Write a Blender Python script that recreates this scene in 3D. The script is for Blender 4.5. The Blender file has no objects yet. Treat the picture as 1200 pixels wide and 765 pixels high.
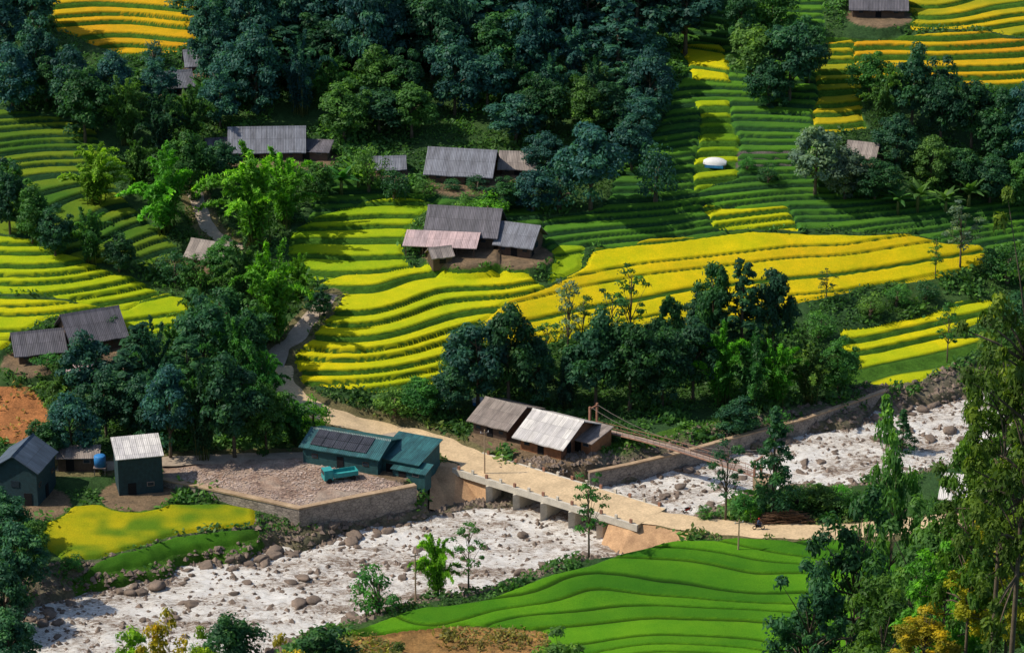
import bpy, math, random
import numpy as np
from mathutils import Vector, Matrix
R=math.radians
random.seed(5); rng=np.random.default_rng(5)
sc=bpy.context.scene; COL=sc.collection
# ------------------------------------------------------------ camera model
CX,CY,CZ=0.0,-411.0,183.0; PITCH=R(21.0); FPX=600/math.tan(R(10))
FW=np.array([0,math.cos(PITCH),-math.sin(PITCH)]); UP=np.array([0,math.sin(PITCH),math.cos(PITCH)])
def sstep(a,b,x):
    t=np.clip((x-a)/(b-a),0,1); return t*t*(3-2*t)
def vn(x,y,s,seed=0):
    X=np.asarray(x,float)/s; Y=np.asarray(y,float)/s
    xi=np.floor(X); yi=np.floor(Y); fx=X-xi; fy=Y-yi; fx=fx*fx*(3-2*fx); fy=fy*fy*(3-2*fy)
    def h(a,b):
        t=np.sin(a*127.1+b*311.7+seed*74.7)*43758.5453; return t-np.floor(t)
    return (h(xi,yi)*(1-fx)+h(xi+1,yi)*fx)*(1-fy)+(h(xi,yi+1)*(1-fx)+h(xi+1,yi+1)*fx)*fy
def sp(a,k): return k*np.logaddexp(0,a/k)
def h0(x,y):
    x=np.asarray(x,float); y=np.asarray(y,float)
    s1=y-(0.586*np.clip(x,-160,160)-14); s2=y-(0.16*np.clip(x,-160,160)-14)
    t=sstep(20,85,s1); s=s1*(1-t)+s2*t
    hill=0.27*sp(s-31+9*sstep(30,62,x),5); on=sstep(28,50,s)
    hill=hill+on*(3.8*(vn(x,y,27,1)-.5)+.9*(vn(x,y,12,2)-.5))
    hill=hill+on*5.0*np.exp(-((x+25)/16)**2-((y-32)/20)**2)
    hill=hill+on*3.0*np.exp(-((x+82)/20)**2-((y-45)/22)**2)
    far=sstep(220,900,np.hypot(x,y))
    hill=hill*(1+far*.4*(vn(x,y,420,7)-.3))
    near=np.minimum(0.42*sp(-(y+86),5),150)
    near=near+24*np.exp(-((x-40)/22)**2-((y+215)/45)**2)
    return 3.2+hill+near+.12*(vn(x,y,9,4)-.5)
def proj(x,y,z):
    dx=x-CX; dy=y-CY; dz=z-CZ
    d=dy*FW[1]+dz*FW[2]; u=dy*UP[1]+dz*UP[2]
    return 600+FPX*dx/d, 382.5-FPX*u/d, d
def rdir(u,v):
    return np.array([(u-600)/FPX,0,0])+FW-UP*(v-382.5)/FPX
def ray(u,v,z=None):
    d=rdir(u,v); zz=5.0 if z is None else z
    for _ in range(1 if z is not None else 70):
        t=(zz-CZ)/d[2]; x=CX+t*d[0]; y=CY+t*d[1]
        if z is None: zz=.6*zz+.4*float(h0(x,y))
    return float(x),float(y),float(zz)
def ppm(x,y,z): return FPX/proj(x,y,z)[2]
# ------------------------------------------------------------ materials
def nmat(name):
    m=bpy.data.materials.new(name); m.use_nodes=True; nt=m.node_tree
    for n in list(nt.nodes): nt.nodes.remove(n)
    out=nt.nodes.new('ShaderNodeOutputMaterial'); b=nt.nodes.new('ShaderNodeBsdfPrincipled')
    nt.links.new(b.outputs[0],out.inputs[0]); return m,nt,b,out
def N(nt,t,**k):
    n=nt.nodes.new(t)
    for a,b in k.items(): setattr(n,a,b)
    return n
def noise(nt,scale,detail=4,rough=.6,vec=None):
    n=N(nt,'ShaderNodeTexNoise'); n.inputs['Scale'].default_value=scale; n.inputs['Detail'].default_value=detail; n.inputs['Roughness'].default_value=rough
    if vec is not None: nt.links.new(vec,n.inputs['Vector'])
    return n
def ramp(nt,fac,stops):
    r=N(nt,'ShaderNodeValToRGB'); e=r.color_ramp.elements
    while len(e)<len(stops): e.new(.5)
    for i,(p,c) in enumerate(stops):
        e[i].position=p; e[i].color=(*c,1) if len(c)==3 else c
    nt.links.new(fac,r.inputs[0]); return r
def mixc(nt,mode,fac,a,b):
    m=N(nt,'ShaderNodeMix',data_type='RGBA',blend_type=mode)
    for s,v in ((0,fac),(6,a),(7,b)):
        if isinstance(v,(int,float)): m.inputs[s].default_value=v
        elif isinstance(v,tuple): m.inputs[s].default_value=(*v,1)
        else: nt.links.new(v,m.inputs[s])
    return m.outputs[2]
def bump(nt,h,b,strength=.5,dist=.1):
    n=N(nt,'ShaderNodeBump'); n.inputs['Strength'].default_value=strength; n.inputs['Distance'].default_value=dist
    nt.links.new(h,n.inputs['Height']); nt.links.new(n.outputs[0],b.inputs['Normal'])
def coord(nt): return N(nt,'ShaderNodeTexCoord').outputs['Object']
def mat_simple(name,c,var=.35,scale=1.2,rough=.8,c2=None,bs=.3,spec=.2):
    m,nt,b,_=nmat(name); v=coord(nt)
    n=noise(nt,scale,6,.65,v); c2=c2 or tuple(x*(1-var) for x in c)
    r=ramp(nt,n.outputs[0],[(.3,c2),(.68,c)])
    n2=noise(nt,scale*9,4,.7,v); r2=ramp(nt,n2.outputs[0],[(.3,(.72,)*3),(.7,(1.12,)*3)])
    nt.links.new(mixc(nt,'MULTIPLY',1.0,r.outputs[0],r2.outputs[0]),b.inputs['Base Color'])
    b.inputs['Roughness'].default_value=rough; b.inputs['Specular IOR Level'].default_value=spec
    bump(nt,n2.outputs[0],b,bs,.08); return m
def mat_roof(name,c,c2,sheet=(1.0,2.0),rough=.7,rib=True,dirt=.5):
    m,nt,b,_=nmat(name); v=coord(nt)
    br=N(nt,'ShaderNodeTexBrick'); nt.links.new(v,br.inputs['Vector']); br.offset=0.0
    br.inputs['Scale'].default_value=1; br.inputs['Brick Width'].default_value=sheet[0]; br.inputs['Row Height'].default_value=sheet[1]
    br.inputs['Mortar Size'].default_value=.03; br.inputs['Color1'].default_value=(*c,1); br.inputs['Color2'].default_value=(*c2,1)
    br.inputs['Mortar'].default_value=(*[x*.45 for x in c],1)
    mp=N(nt,'ShaderNodeMapping'); mp.inputs['Scale'].default_value=(1.6,.35,.35); nt.links.new(v,mp.inputs[0])
    n=noise(nt,1.0,6,.7,mp.outputs[0]); r=ramp(nt,n.outputs[0],[(.3,(1-dirt,)*3),(.7,(1.2,)*3)])
    nt.links.new(mixc(nt,'MULTIPLY',1.0,br.outputs[0],r.outputs[0]),b.inputs['Base Color'])
    b.inputs['Roughness'].default_value=rough
    w=N(nt,'ShaderNodeTexWave'); w.inputs['Scale'].default_value=1.1; nt.links.new(v,w.inputs[0])
    bump(nt,w.outputs[1],b,.5,.06); return m
def mat_plank(name,c,c2,scale=2.0):
    m,nt,b,_=nmat(name); v=coord(nt)
    w=N(nt,'ShaderNodeTexWave',bands_direction='X'); w.inputs['Scale'].default_value=scale; w.inputs['Distortion'].default_value=1.5
    nt.links.new(v,w.inputs[0]); r=ramp(nt,w.outputs[1],[(.1,c2),(.5,c)])
    n=noise(nt,1.5,5,.7,v); r2=ramp(nt,n.outputs[0],[(.3,(.6,)*3),(.7,(1.2,)*3)])
    nt.links.new(mixc(nt,'MULTIPLY',1.0,r.outputs[0],r2.outputs[0]),b.inputs['Base Color']); b.inputs['Roughness'].default_value=.8
    bump(nt,w.outputs[1],b,.4,.04); return m
def mat_leaf(name,useattr=False):
    m,nt,b,out=nmat(name)
    at=N(nt,'ShaderNodeAttribute',attribute_name='var')
    if useattr: base=N(nt,'ShaderNodeAttribute',attribute_name='Col').outputs['Color']
    else:
        oi=N(nt,'ShaderNodeObjectInfo'); hs=N(nt,'ShaderNodeHueSaturation')
        mr=N(nt,'ShaderNodeMapRange'); mr.inputs[3].default_value=.468; mr.inputs[4].default_value=.522
        nt.links.new(oi.outputs['Random'],mr.inputs[0]); nt.links.new(mr.outputs[0],hs.inputs['Hue']); nt.links.new(oi.outputs['Color'],hs.inputs['Color'])
        base=hs.outputs[0]
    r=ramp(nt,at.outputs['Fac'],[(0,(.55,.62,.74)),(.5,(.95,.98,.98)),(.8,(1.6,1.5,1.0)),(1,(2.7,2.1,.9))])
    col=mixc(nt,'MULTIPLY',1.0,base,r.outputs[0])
    nt.links.new(col,b.inputs['Base Color']); b.inputs['Roughness'].default_value=.55; b.inputs['Specular IOR Level'].default_value=.22
    tr=N(nt,'ShaderNodeBsdfTranslucent'); nt.links.new(mixc(nt,'MULTIPLY',1.0,col,(1.4,1.5,.7)),tr.inputs[0])
    mx=N(nt,'ShaderNodeMixShader'); mx.inputs[0].default_value=.38
    nt.links.new(b.outputs[0],mx.inputs[1]); nt.links.new(tr.outputs[0],mx.inputs[2]); nt.links.new(mx.outputs[0],out.inputs[0]); return m
M={}
M['leaf']=mat_leaf('leaf_foliage'); M['cover']=mat_leaf('undergrowth_foliage',True)
M['bark']=mat_simple('bark',(.17,.13,.09),.5,2.0,.9); M['culm']=mat_simple('bamboo_culm',(.14,.17,.05),.4,2.0,.6)
M['rock']=mat_simple('river_rock',(.27,.20,.155),.6,.9,.85,c2=(.10,.08,.065),bs=.8)
M['roof_grey']=mat_roof('roof_grey',(.20,.21,.25),(.145,.15,.18),dirt=.55)
M['roof_dark']=mat_roof('roof_dark',(.13,.12,.14),(.09,.085,.10),dirt=.55)
M['roof_white']=mat_roof('roof_white',(.66,.62,.58),(.46,.43,.42),rough=.5,dirt=.35)
M['roof_brown']=mat_roof('roof_brown',(.30,.25,.22),(.21,.17,.15),dirt=.5)
M['roof_pink']=mat_roof('roof_pink',(.52,.37,.36),(.40,.30,.30),sheet=(1.2,3),dirt=.4)
M['roof_teal']=mat_roof('roof_teal',(.03,.13,.135),(.018,.085,.095),sheet=(1.0,3),rough=.5,dirt=.6)
M['roof_blue']=mat_roof('roof_blue',(.075,.105,.15),(.055,.08,.115),dirt=.5)
M['wall_teal']=mat_plank('sheet_wall_teal',(.015,.085,.09),(.01,.05,.055),1.6)
M['wall_dteal']=mat_plank('sheet_wall_dark_teal',(.012,.045,.055),(.008,.028,.036),1.6)
M['wood']=mat_plank('timber_wall',(.12,.075,.05),(.06,.038,.026),2.2)
M['wood_or']=mat_plank('orange_timber_wall',(.36,.15,.06),(.2,.08,.04),2.2)
M['dark']=mat_simple('dark_opening',(.012,.012,.014),.2)
M['concrete']=mat_simple('concrete',(.50,.36,.23),.45,.5,.85,c2=(.27,.18,.11))
M['abut']=mat_simple('earth_stained_concrete',(.60,.37,.20),.4,.5,.9,c2=(.34,.20,.11))
M['concrete_w']=mat_simple('pale_concrete',(.66,.60,.50),.3,.8,.85)
M['road']=mat_simple('road_surface',(.68,.50,.30),.3,.35,.8,bs=.25)
M['path']=mat_simple('path_surface',(.46,.37,.29),.35,.5,.9)
M['plank']=mat_simple('weathered_planks',(.42,.31,.25),.4,1.5,.85)
M['steel']=mat_simple('steel',(.25,.2,.18),.3,2,.5); M['redsteel']=mat_simple('rusty_red_steel',(.36,.18,.12),.4,2,.6)
M['white']=mat_simple('white_paint',(.75,.75,.75),.15,2,.5); M['blue']=mat_simple('blue_plastic',(.05,.25,.6),.3,2,.4)
M['turq']=mat_simple('turquoise_paint',(.05,.36,.36),.3,2,.4); M['rubber']=mat_simple('black_rubber',(.02,.02,.02),.2)
M['solar']=mat_roof('black_panel',(.03,.03,.035),(.045,.045,.055),sheet=(1.0,1.6),rough=.35,dirt=.3)
M['red']=mat_simple('red_paint',(.5,.03,.02),.2,2,.4); M['cloth']=mat_simple('dark_blue_cloth',(.04,.06,.12),.3,3,.9); M['skin']=mat_simple('skin',(.42,.25,.17),.1,3,.6)
M['straw']=mat_simple('brown_brush_pile',(.20,.11,.06),.6,3,.95,bs=.9); M['glass']=mat_simple('window_glass',(.03,.045,.06),.2,1,.15)
M['rubble']=mat_simple('brick_rubble',(.62,.50,.43),.5,.35,.9,c2=(.26,.16,.12))
def mat_stone():
    m,nt,b,_=nmat('masonry_wall'); v=coord(nt)
    vo=N(nt,'ShaderNodeTexVoronoi',feature='DISTANCE_TO_EDGE'); mp=N(nt,'ShaderNodeMapping'); mp.inputs['Scale'].default_value=(1,1,1.8); nt.links.new(v,mp.inputs[0])
    nt.links.new(mp.outputs[0],vo.inputs['Vector']); vo.inputs['Scale'].default_value=1.3
    n=noise(nt,.6,6,.7,v); r=ramp(nt,n.outputs[0],[(.3,(.17,.14,.12)),(.7,(.42,.35,.29))])
    r2=ramp(nt,vo.outputs[0],[(0,(.45,.45,.45)),(.1,(1,1,1))])
    nt.links.new(mixc(nt,'MULTIPLY',1.0,r.outputs[0],r2.outputs[0]),b.inputs['Base Color']); b.inputs['Roughness'].default_value=.9
    bump(nt,vo.outputs[0],b,.6,.1); return m
M['stone']=mat_stone()
def mat_ground():
    m,nt,b,_=nmat('ground_soil_and_grass'); v=coord(nt)
    c=N(nt,'ShaderNodeAttribute',attribute_name='Col').outputs['Color']
    n=noise(nt,.5,8,.7,v); r=ramp(nt,n.outputs[0],[(.3,(.55,.6,.6)),(.7,(1.35,1.3,1.2))])
    n2=noise(nt,3.2,5,.75,v); r2=ramp(nt,n2.outputs[0],[(.3,(.55,)*3),(.7,(1.35,)*3)])
    col=mixc(nt,'MULTIPLY',1.0,mixc(nt,'MULTIPLY',1.0,c,r.outputs[0]),r2.outputs[0])
    nt.links.new(col,b.inputs['Base Color']); b.inputs['Roughness'].default_value=.95; b.inputs['Specular IOR Level'].default_value=.1
    bump(nt,n2.outputs[0],b,.8,.35); return m
M['ground']=mat_ground()
def mat_rice():
    m,nt,b,out=nmat('rice_crop'); v=coord(nt)
    c=N(nt,'ShaderNodeAttribute',attribute_name='Col').outputs['Color']
    n=noise(nt,.22,8,.75,v); r=ramp(nt,n.outputs[0],[(.3,(.66,.84,.8)),(.7,(1.15,1.06,1.0))])
    n2=noise(nt,5,5,.85,v); r2=ramp(nt,n2.outputs[0],[(.32,(.62,.68,.55)),(.68,(1.25,1.2,1.1))])
    col=mixc(nt,'MULTIPLY',1.0,mixc(nt,'MULTIPLY',1.0,c,r.outputs[0]),r2.outputs[0])
    nt.links.new(col,b.inputs['Base Color']); b.inputs['Roughness'].default_value=.9; b.inputs['Specular IOR Level'].default_value=.1
    bump(nt,n2.outputs[0],b,.8,.2); return m
M['rice']=mat_rice()
def mat_water():
    m,nt,b,_=nmat('white_water'); v=coord(nt)
    mp=N(nt,'ShaderNodeMapping'); mp.inputs['Rotation'].default_value=(0,0,R(-30)); mp.inputs['Scale'].default_value=(.6,1.5,1); nt.links.new(v,mp.inputs[0])
    n=noise(nt,1.7,10,.9,mp.outputs[0]); n.inputs['Distortion'].default_value=.5
    n3=noise(nt,.11,4,.65,mp.outputs[0])
    ad=N(nt,'ShaderNodeMath',operation='MULTIPLY_ADD'); nt.links.new(n3.outputs[0],ad.inputs[0]); ad.inputs[1].default_value=.5; nt.links.new(n.outputs[0],ad.inputs[2])
    r=ramp(nt,ad.outputs[0],[(.64,(.19,.125,.08)),(.70,(.46,.37,.29)),(.74,(.82,.77,.70)),(.86,(.95,.92,.88))])
    nt.links.new(r.outputs[0],b.inputs['Base Color']); b.inputs['Roughness'].default_value=.22
    bump(nt,n.outputs[0],b,1.0,.4); return m
M['water']=mat_water()
# ------------------------------------------------------------ object helpers
def link(o,parent=None):
    COL.objects.link(o)
    if parent is not None: o.parent=parent
    return o
def tag(o,label=None,cat=None,group=None,kind=None):
    if label: o['label']=label
    if cat: o['category']=cat
    if group: o['group']=group
    if kind: o['kind']=kind
    return o
def mesh_q(name,V,Q,mat,attrs=None,smooth=False):
    me=bpy.data.meshes.new(name); V=np.ascontiguousarray(V,np.float32); Q=np.ascontiguousarray(Q,np.int32)
    me.vertices.add(len(V)); me.vertices.foreach_set('co',V.ravel())
    me.loops.add(Q.size); me.loops.foreach_set('vertex_index',Q.ravel())
    me.polygons.add(len(Q)); me.polygons.foreach_set('loop_start',np.arange(0,Q.size,4,dtype=np.int32))
    me.update(calc_edges=True)
    if smooth: me.polygons.foreach_set('use_smooth',np.ones(len(Q),bool))
    for k,a in (attrs or {}).items():
        if a.ndim==1:
            at=me.attributes.new(k,'FLOAT','POINT'); at.data.foreach_set('value',np.ascontiguousarray(a,np.float32))
        else:
            at=me.attributes.new(k,'FLOAT_COLOR','POINT'); c=np.ones((len(a),4),np.float32); c[:,:3]=a; at.data.foreach_set('color',c.ravel())
    me.materials.append(mat); return me
class MB:
    def __init__(s): s.V=[]; s.F=[]
    def add(s,V,F):
        o=len(s.V); s.V+= [tuple(v) for v in V]; s.F+=[tuple(i+o for i in f) for f in F]; return s
    def box(s,c,d,rz=0):
        x,y,z=d[0]/2,d[1]/2,d[2]/2; ca,sa=math.cos(rz),math.sin(rz); V=[]
        for a in (-1,1):
            for b in (-1,1):
                for e in (-1,1): V.append((c[0]+a*x*ca-b*y*sa,c[1]+a*x*sa+b*y*ca,c[2]+e*z))
        return s.add(V,[(0,1,3,2),(4,6,7,5),(0,4,5,1),(2,3,7,6),(0,2,6,4),(1,5,7,3)])
    def ext(s,prof,x0,x1):
        n=len(prof); V=[(x0,p[0],p[1]) for p in prof]+[(x1,p[0],p[1]) for p in prof]
        F=[tuple(range(n))[::-1],tuple(range(n,2*n))]+[(i,(i+1)%n,n+(i+1)%n,n+i) for i in range(n)]
        return s.add(V,F)
    def tube(s,P,Rr,n=6):
        P=[Vector(p) for p in P]; V=[]; F=[]
        for i,p in enumerate(P):
            d=(P[min(i+1,len(P)-1)]-P[max(i-1,0)]).normalized(); a=d.orthogonal().normalized(); b=d.cross(a)
            for k in range(n):
                t=2*math.pi*k/n; V.append(p+(a*math.cos(t)+b*math.sin(t))*Rr[i])
        for i in range(len(P)-1):
            for k in range(n): F.append((i*n+k,i*n+(k+1)%n,(i+1)*n+(k+1)%n,(i+1)*n+k))
        F.append(tuple(range(n))[::-1]); F.append(tuple((len(P)-1)*n+k for k in range(n)))
        return s.add(V,F)
    def mesh(s,name,mat,smooth=False):
        me=bpy.data.meshes.new(name); me.from_pydata(s.V,[],s.F); me.materials.append(mat); me.update()
        if smooth:
            for p in me.polygons: p.use_smooth=True
        return me
    def obj(s,name,mat,parent=None,smooth=False,loc=None,rz=None):
        o=link(bpy.data.objects.new(name,s.mesh(name,mat,smooth)),parent)
        if loc is not None: o.location=loc
        if rz is not None: o.rotation_euler=(0,0,rz)
        return o
def empty(name,loc,rz=0,label=None,cat=None,group=None):
    o=link(bpy.data.objects.new(name,None)); o.location=loc; o.rotation_euler=(0,0,rz); o.empty_display_size=.3
    return tag(o,label,cat,group)
# ------------------------------------------------------------ terrain
def axis(lo,hi,st,out_lo,out_hi,cap_lo=1e9,lim_lo=None):
    a=list(np.arange(lo,hi+1e-6,st)); s=st; v=a[-1]
    while v<out_hi: s=min(s*1.25,400); v+=s; a.append(v)
    s=st; v=lo; b=[]
    while v>out_lo:
        s=s*1.25
        if lim_lo is not None and v>lim_lo: s=min(s,cap_lo)
        v-=s; b.append(v)
    return np.array(b[::-1]+a)
XS=axis(-110,110,.42,-4500,4500); YS=axis(-80,176,.22,-4500,6000,8,-480)
GX,GY=np.meshgrid(XS,YS)
H0=h0(GX,GY); H=H0.copy()
U,V,Dp=proj(GX,GY,H0)
vis=(Dp>0)&(GX>-118)&(GX<118)&(GY>-82)&(GY<185)
JU=14*(vn(GX,GY,7,101)-.5); JV=8*(vn(GX,GY,7,103)-.5)
def inpoly(poly,u=None,v=None):
    u=U+JU if u is None else u; v=V+JV if v is None else v
    xs=[p[0] for p in poly]; ys=[p[1] for p in poly]
    m=vis&(u>min(xs))&(u<max(xs))&(v>min(ys))&(v<max(ys)); idx=np.nonzero(m); a=u[idx]; b=v[idx]; ins=np.zeros(a.shape,bool)
    j=len(poly)-1
    for i in range(len(poly)):
        x1,y1=poly[i]; x2,y2=poly[j]
        if y1!=y2:
            c=((y1>b)!=(y2>b))&(a<(x2-x1)*(b-y1)/(y2-y1)+x1); ins^=c
        j=i
    out=np.zeros(U.shape,bool); out[idx]=ins; return out
YEL=(.66,.55,.006); YG=(.38,.46,.008); GRN=(.06,.17,.012); DGR=(.045,.135,.024); GOLD=(.64,.30,.012); OLV=(.22,.27,.015); YO=(.65,.42,.008); LIM=(.46,.50,.008)  # DGR: unripe green with the upper slopes' cloud shade put into it
REG=[
 ('rice','unripe rice in shade-darkened green on the terraces of the upper right slope',[(640,262),(700,240),(790,120),(800,0),(970,0),(960,120),(960,190),(1040,225),(1200,235),(1200,300),(1060,272),(870,268),(700,290),(650,300)],.75,1,.0,.84,DGR,(.10,.24,.02)),
 ('rice','shade-darkened green rice on the narrow terraces of the upper left slope',[(-20,120),(60,135),(110,150),(150,240),(215,290),(190,312),(100,303),(-20,272)],.75,1,.0,.84,(.06,.15,.016),OLV),  # cloud shade is in these greens, nothing casts it
 ('rice','dull green rice on the slope at the foot of the upper forest',[(380,205),(500,228),(640,235),(640,300),(560,250),(470,236),(360,255)],.75,1,.0,.84,DGR,(.07,.17,.016)),
 ('rice','golden rice on the terraces in the top left corner',[(62,-40),(240,-40),(228,55),(150,68),(100,50),(65,38)],.95,1,.0,.88,GOLD,YO),
 ('rice','olive rice on the far terraces in the top right corner',[(1040,-40),(1260,-40),(1260,44),(1065,34)],.8,1,.0,.84,OLV,YO),
 ('rice','yellow orange rice bands right of the upper right tree clump',[(965,45),(1110,40),(1260,44),(1260,108),(1120,105),(975,84)],1.2,1,.0,.82,GOLD,YO),
 ('rice','yellow rice on the small terraces between the two upper right tree clumps',[(945,60),(1000,45),(1018,150),(962,160)],1.0,1,.0,.84,YO,OLV),
 ('rice','bright yellow rice plot at the top of the narrow terrace stair',[(798,52),(850,48),(862,95),(806,96)],1.1,.5,.0,.9,YEL,(.5,.48,.01)),
 ('rice','short yellow green rice steps left of the pale tent',[(815,112),(858,112),(862,208),(818,228)],1.1,1,.0,.74,LIM,(.12,.25,.01)),
 ('rice','short yellow rice strips above the broad yellow field',[(820,238),(922,241),(934,270),(838,264)],.9,1,.0,.84,YEL,YG),
 ('rice','yellow and green rice on the upper curved terraces left of the pink roofed farmhouse',[(340,300),(350,330),(400,326),(480,316),(470,292),(482,268),(505,248),(520,238),(470,230),(420,236),(370,252),(345,270)],.9,1,.0,.88,LIM,(.20,.36,.01)),
 ('rice','bright yellow rice on the long curved terraces in the centre of the valley',[(328,430),(345,450),(430,458),(500,450),(532,434),(537,400),(560,378),(600,356),(644,335),(608,318),(560,312),(480,312),(400,322),(348,340),(376,362),(366,388)],.92,1,.0,.88,YEL,LIM),
 ('rice','broad bright yellow rice field right of the pink roofed farmhouse',[(598,352),(644,335),(690,312),(702,292),(760,280),(870,270),(960,276),(1060,274),(1145,288),(1155,310),(1090,328),(1010,340),(930,358),(860,380),(780,385),(700,390),(640,402),(560,405),(562,378)],1.5,.2,.0,.95,YEL,YO),
 ('rice','pale green rice plot between the pink roofed farmhouse and the yellow field',[(640,300),(662,282),(692,290),(684,315),(644,332)],1.5,.4,.0,.95,(.17,.34,.015),YG),
 ('rice','yellow rice strips on the bank above the river bend at right',[(985,388),(1060,372),(1168,346),(1172,372),(1105,392),(1155,393),(1145,415),(1080,442),(1000,452),(988,430)],.85,.9,.0,.80,YEL,YG),
 ('rice','yellow green rice on the curved terraces at the left edge',[(-20,276),(40,283),(90,298),(140,318),(185,338),(200,348),(150,362),(100,352),(40,345),(-20,345)],.85,1,.0,.86,YG,LIM),
 ('rice','bright yellow rice plots above the dark roofed house at left',[(-20,347),(100,352),(150,362),(200,340),(232,348),(224,388),(150,392),(120,366),(60,372),(-20,425)],1.0,.5,.0,.9,YEL,YG),
 ('rice','yellow green rice plot below the tall teal sheds',[(50,640),(60,600),(150,588),(230,590),(300,598),(300,612),(200,628),(110,652),(70,655)],1.0,.0,.0,1.,(.42,.36,.008),(.11,.20,.01)),
 ('rice','deep green rice strip beside the stony river bank at left',[(75,672),(110,654),(200,630),(300,614),(318,622),(230,648),(150,664),(90,678)],1.0,.0,.0,1.,GRN,(.04,.11,.012)),
]
NEARP=[(400,739),(470,724),(560,704),(640,680),(700,664),(755,650),(800,638),(860,636),(952,636),(1010,638),(1100,700),(1060,800),(480,800),(640,770),(640,742),(540,738),(430,748)]
Rid=np.zeros(U.shape,int); RH=np.zeros(U.shape); RC=np.zeros(U.shape+(3,))
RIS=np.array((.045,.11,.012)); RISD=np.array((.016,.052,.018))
for i,r in enumerate(REG):
    m=inpoly(r[2]); Rid[m]=i+1
for i,r in enumerate(REG):
    m=Rid==i+1; st,a=r[3],r[4]; q=H0[m]/st; q=q+.22*np.sin(q*2.3+i); k=np.floor(q); f=q-k
    pr=sstep(r[6],1,f); z=st*(k+pr)-.22*st*np.sin(H0[m]/st*2.3+i)*(1-a)
    H[m]=H0[m]*(1-a)+z*a
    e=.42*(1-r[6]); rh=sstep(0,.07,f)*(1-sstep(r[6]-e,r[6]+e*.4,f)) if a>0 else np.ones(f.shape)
    RH[m]=rh
    hs=np.sin(k*91.7+i*13.1)*43758.5; hs=hs-np.floor(hs)
    t=np.clip(.5*hs+1.1*(vn(GX[m],GY[m],10,i+20)-.3),0,1)[:,None]
    if a==0: t=sstep(.3,.75,.55*vn(GX[m],GY[m],9,i+20)+.45*vn(GX[m],GY[m],2.5,i+40))[:,None]
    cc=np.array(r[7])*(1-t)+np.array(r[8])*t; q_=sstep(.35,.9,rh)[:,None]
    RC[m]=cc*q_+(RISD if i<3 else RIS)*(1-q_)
nm=inpoly(NEARP); NI=len(REG)+1
qx,qy,_=ray(800,815,4.0)
ex=(GX-qx)*.80+(GY-qy)*.22; ey=(GY-qy)
qq=(np.hypot(ex,ey)+15*(vn(GX,GY,27,38)-.5)+5*(vn(GX,GY,11,32)-.5))/4.1
qq=qq+.25*np.sin(qq*1.7); ff=qq-np.floor(qq); Rid[nm]=NI; H[nm]=H[nm]+.05*np.floor(qq[nm])
bd=np.exp(-((ff-.9)/.06)**2); RH[nm]=(1-.85*bd[nm])
t=np.clip(vn(GX,GY,15,33)*.7+.35*vn(GX,GY,5,35)+.35*(np.floor(qq)%2)-.15+.25*(ff-.5),0,1)[nm][:,None]
RC[nm]=np.array((.042,.155,.008))*(1-t)+np.array((.115,.295,.010))*t
RC[nm]*=(1-.8*np.exp(-((ff-.9)/.085)**2))[nm][:,None]
# roads and building pads
DB=np.full(U.shape,1e9); ZB=np.zeros(U.shape)
def stamp(x,y,z,r,rad):
    i0,i1=np.searchsorted(XS,[x-r-rad,x+r+rad]); j0,j1=np.searchsorted(YS,[y-r-rad,y+r+rad])
    d=np.hypot(GX[j0:j1,i0:i1]-x,GY[j0:j1,i0:i1]-y)-rad
    b=DB[j0:j1,i0:i1]; zz=ZB[j0:j1,i0:i1]; m=d<b; b[m]=d[m]; zz[m]=z
def road_pts(px,w):
    P=[ray(u,v,z) for (u,v,z) in px]; P=np.array(P); out=[]
    for i in range(len(P)-1):
        p0,p1,p2,p3=P[max(i-1,0)],P[i],P[i+1],P[min(i+2,len(P)-1)]; n=max(3,int(np.linalg.norm(p2-p1)/.6))
        for k in range(n):
            t=k/n; out.append(.5*((2*p1)+(-p0+p2)*t+(2*p0-5*p1+4*p2-p3)*t*t+(-p0+3*p1-3*p2+p3)*t**3))
    out.append(P[-1]); return np.array(out)
ROADS=[('main_road',[(322,430,None),(330,455,None),(360,477,None),(400,491,None),(450,504,3.8),(500,515,3.6),(540,532,3.6),(562,543,3.6)],5.4,'road'),
 ('far_road',[(748,603,3.6),(775,608,3.6),(830,616,3.6),(900,622,3.6),(1000,622,3.6),(1100,612,3.8),(1230,600,4)],5.0,'road'),
 ('dirt_path',[(385,345,None),(372,365,None),(356,382,None),(345,398,None),(328,410,None),(322,430,None)],3.2,'path'),
 ('hill_path',[(228,225,None),(236,250,None),(245,268,None),(262,282,None),(285,292,None)],2.6,'path'),
 ('yard_road',[(68,546,None),(110,547,None),(190,541,None),(280,537,None),(362,534,None),(430,520,None),(470,510,3.8)],3.6,'path')]
RP=[]
for nme,px,w,mt in ROADS:
    P=road_pts(px,w)
    for p in P: stamp(p[0],p[1],p[2],6,w/2)
    RP.append(P)
roadD=DB.copy()
def pad(u,v,r,z=None):
    x,y,z0=ray(u,v,z); stamp(x,y,z0,6,r); return x,y,z0
HOUSE_PX=dict(H1=(312,186,6.5),H1b=(368,188,4),H2=(542,214,6),H3=(608,204,4),H4=(545,292,7.5),H4b=(610,300,5),H5=(103,412,6.5),H5b=(42,424,5),
 H7=(650,530,6.5),H7a=(590,514,5),H8=(424,552,7),H9=(160,580,5),H10=(30,592,6),T1=(1030,20,6),S1=(203,108,3.5),S2=(238,82,3.5),S3=(247,308,4),S4=(456,203,3),S5=(1012,188,3.5),S6=(1142,602,4))
HP={}
HZ=dict(H7=3.7,H7a=3.9,H8=4.6)
for k,(u,v,r) in HOUSE_PX.items(): HP[k]=pad(u,v,r,HZ.get(k))
YZ=4.6; Uy,Vy,_=proj(GX,GY,np.full(U.shape,YZ))
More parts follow.
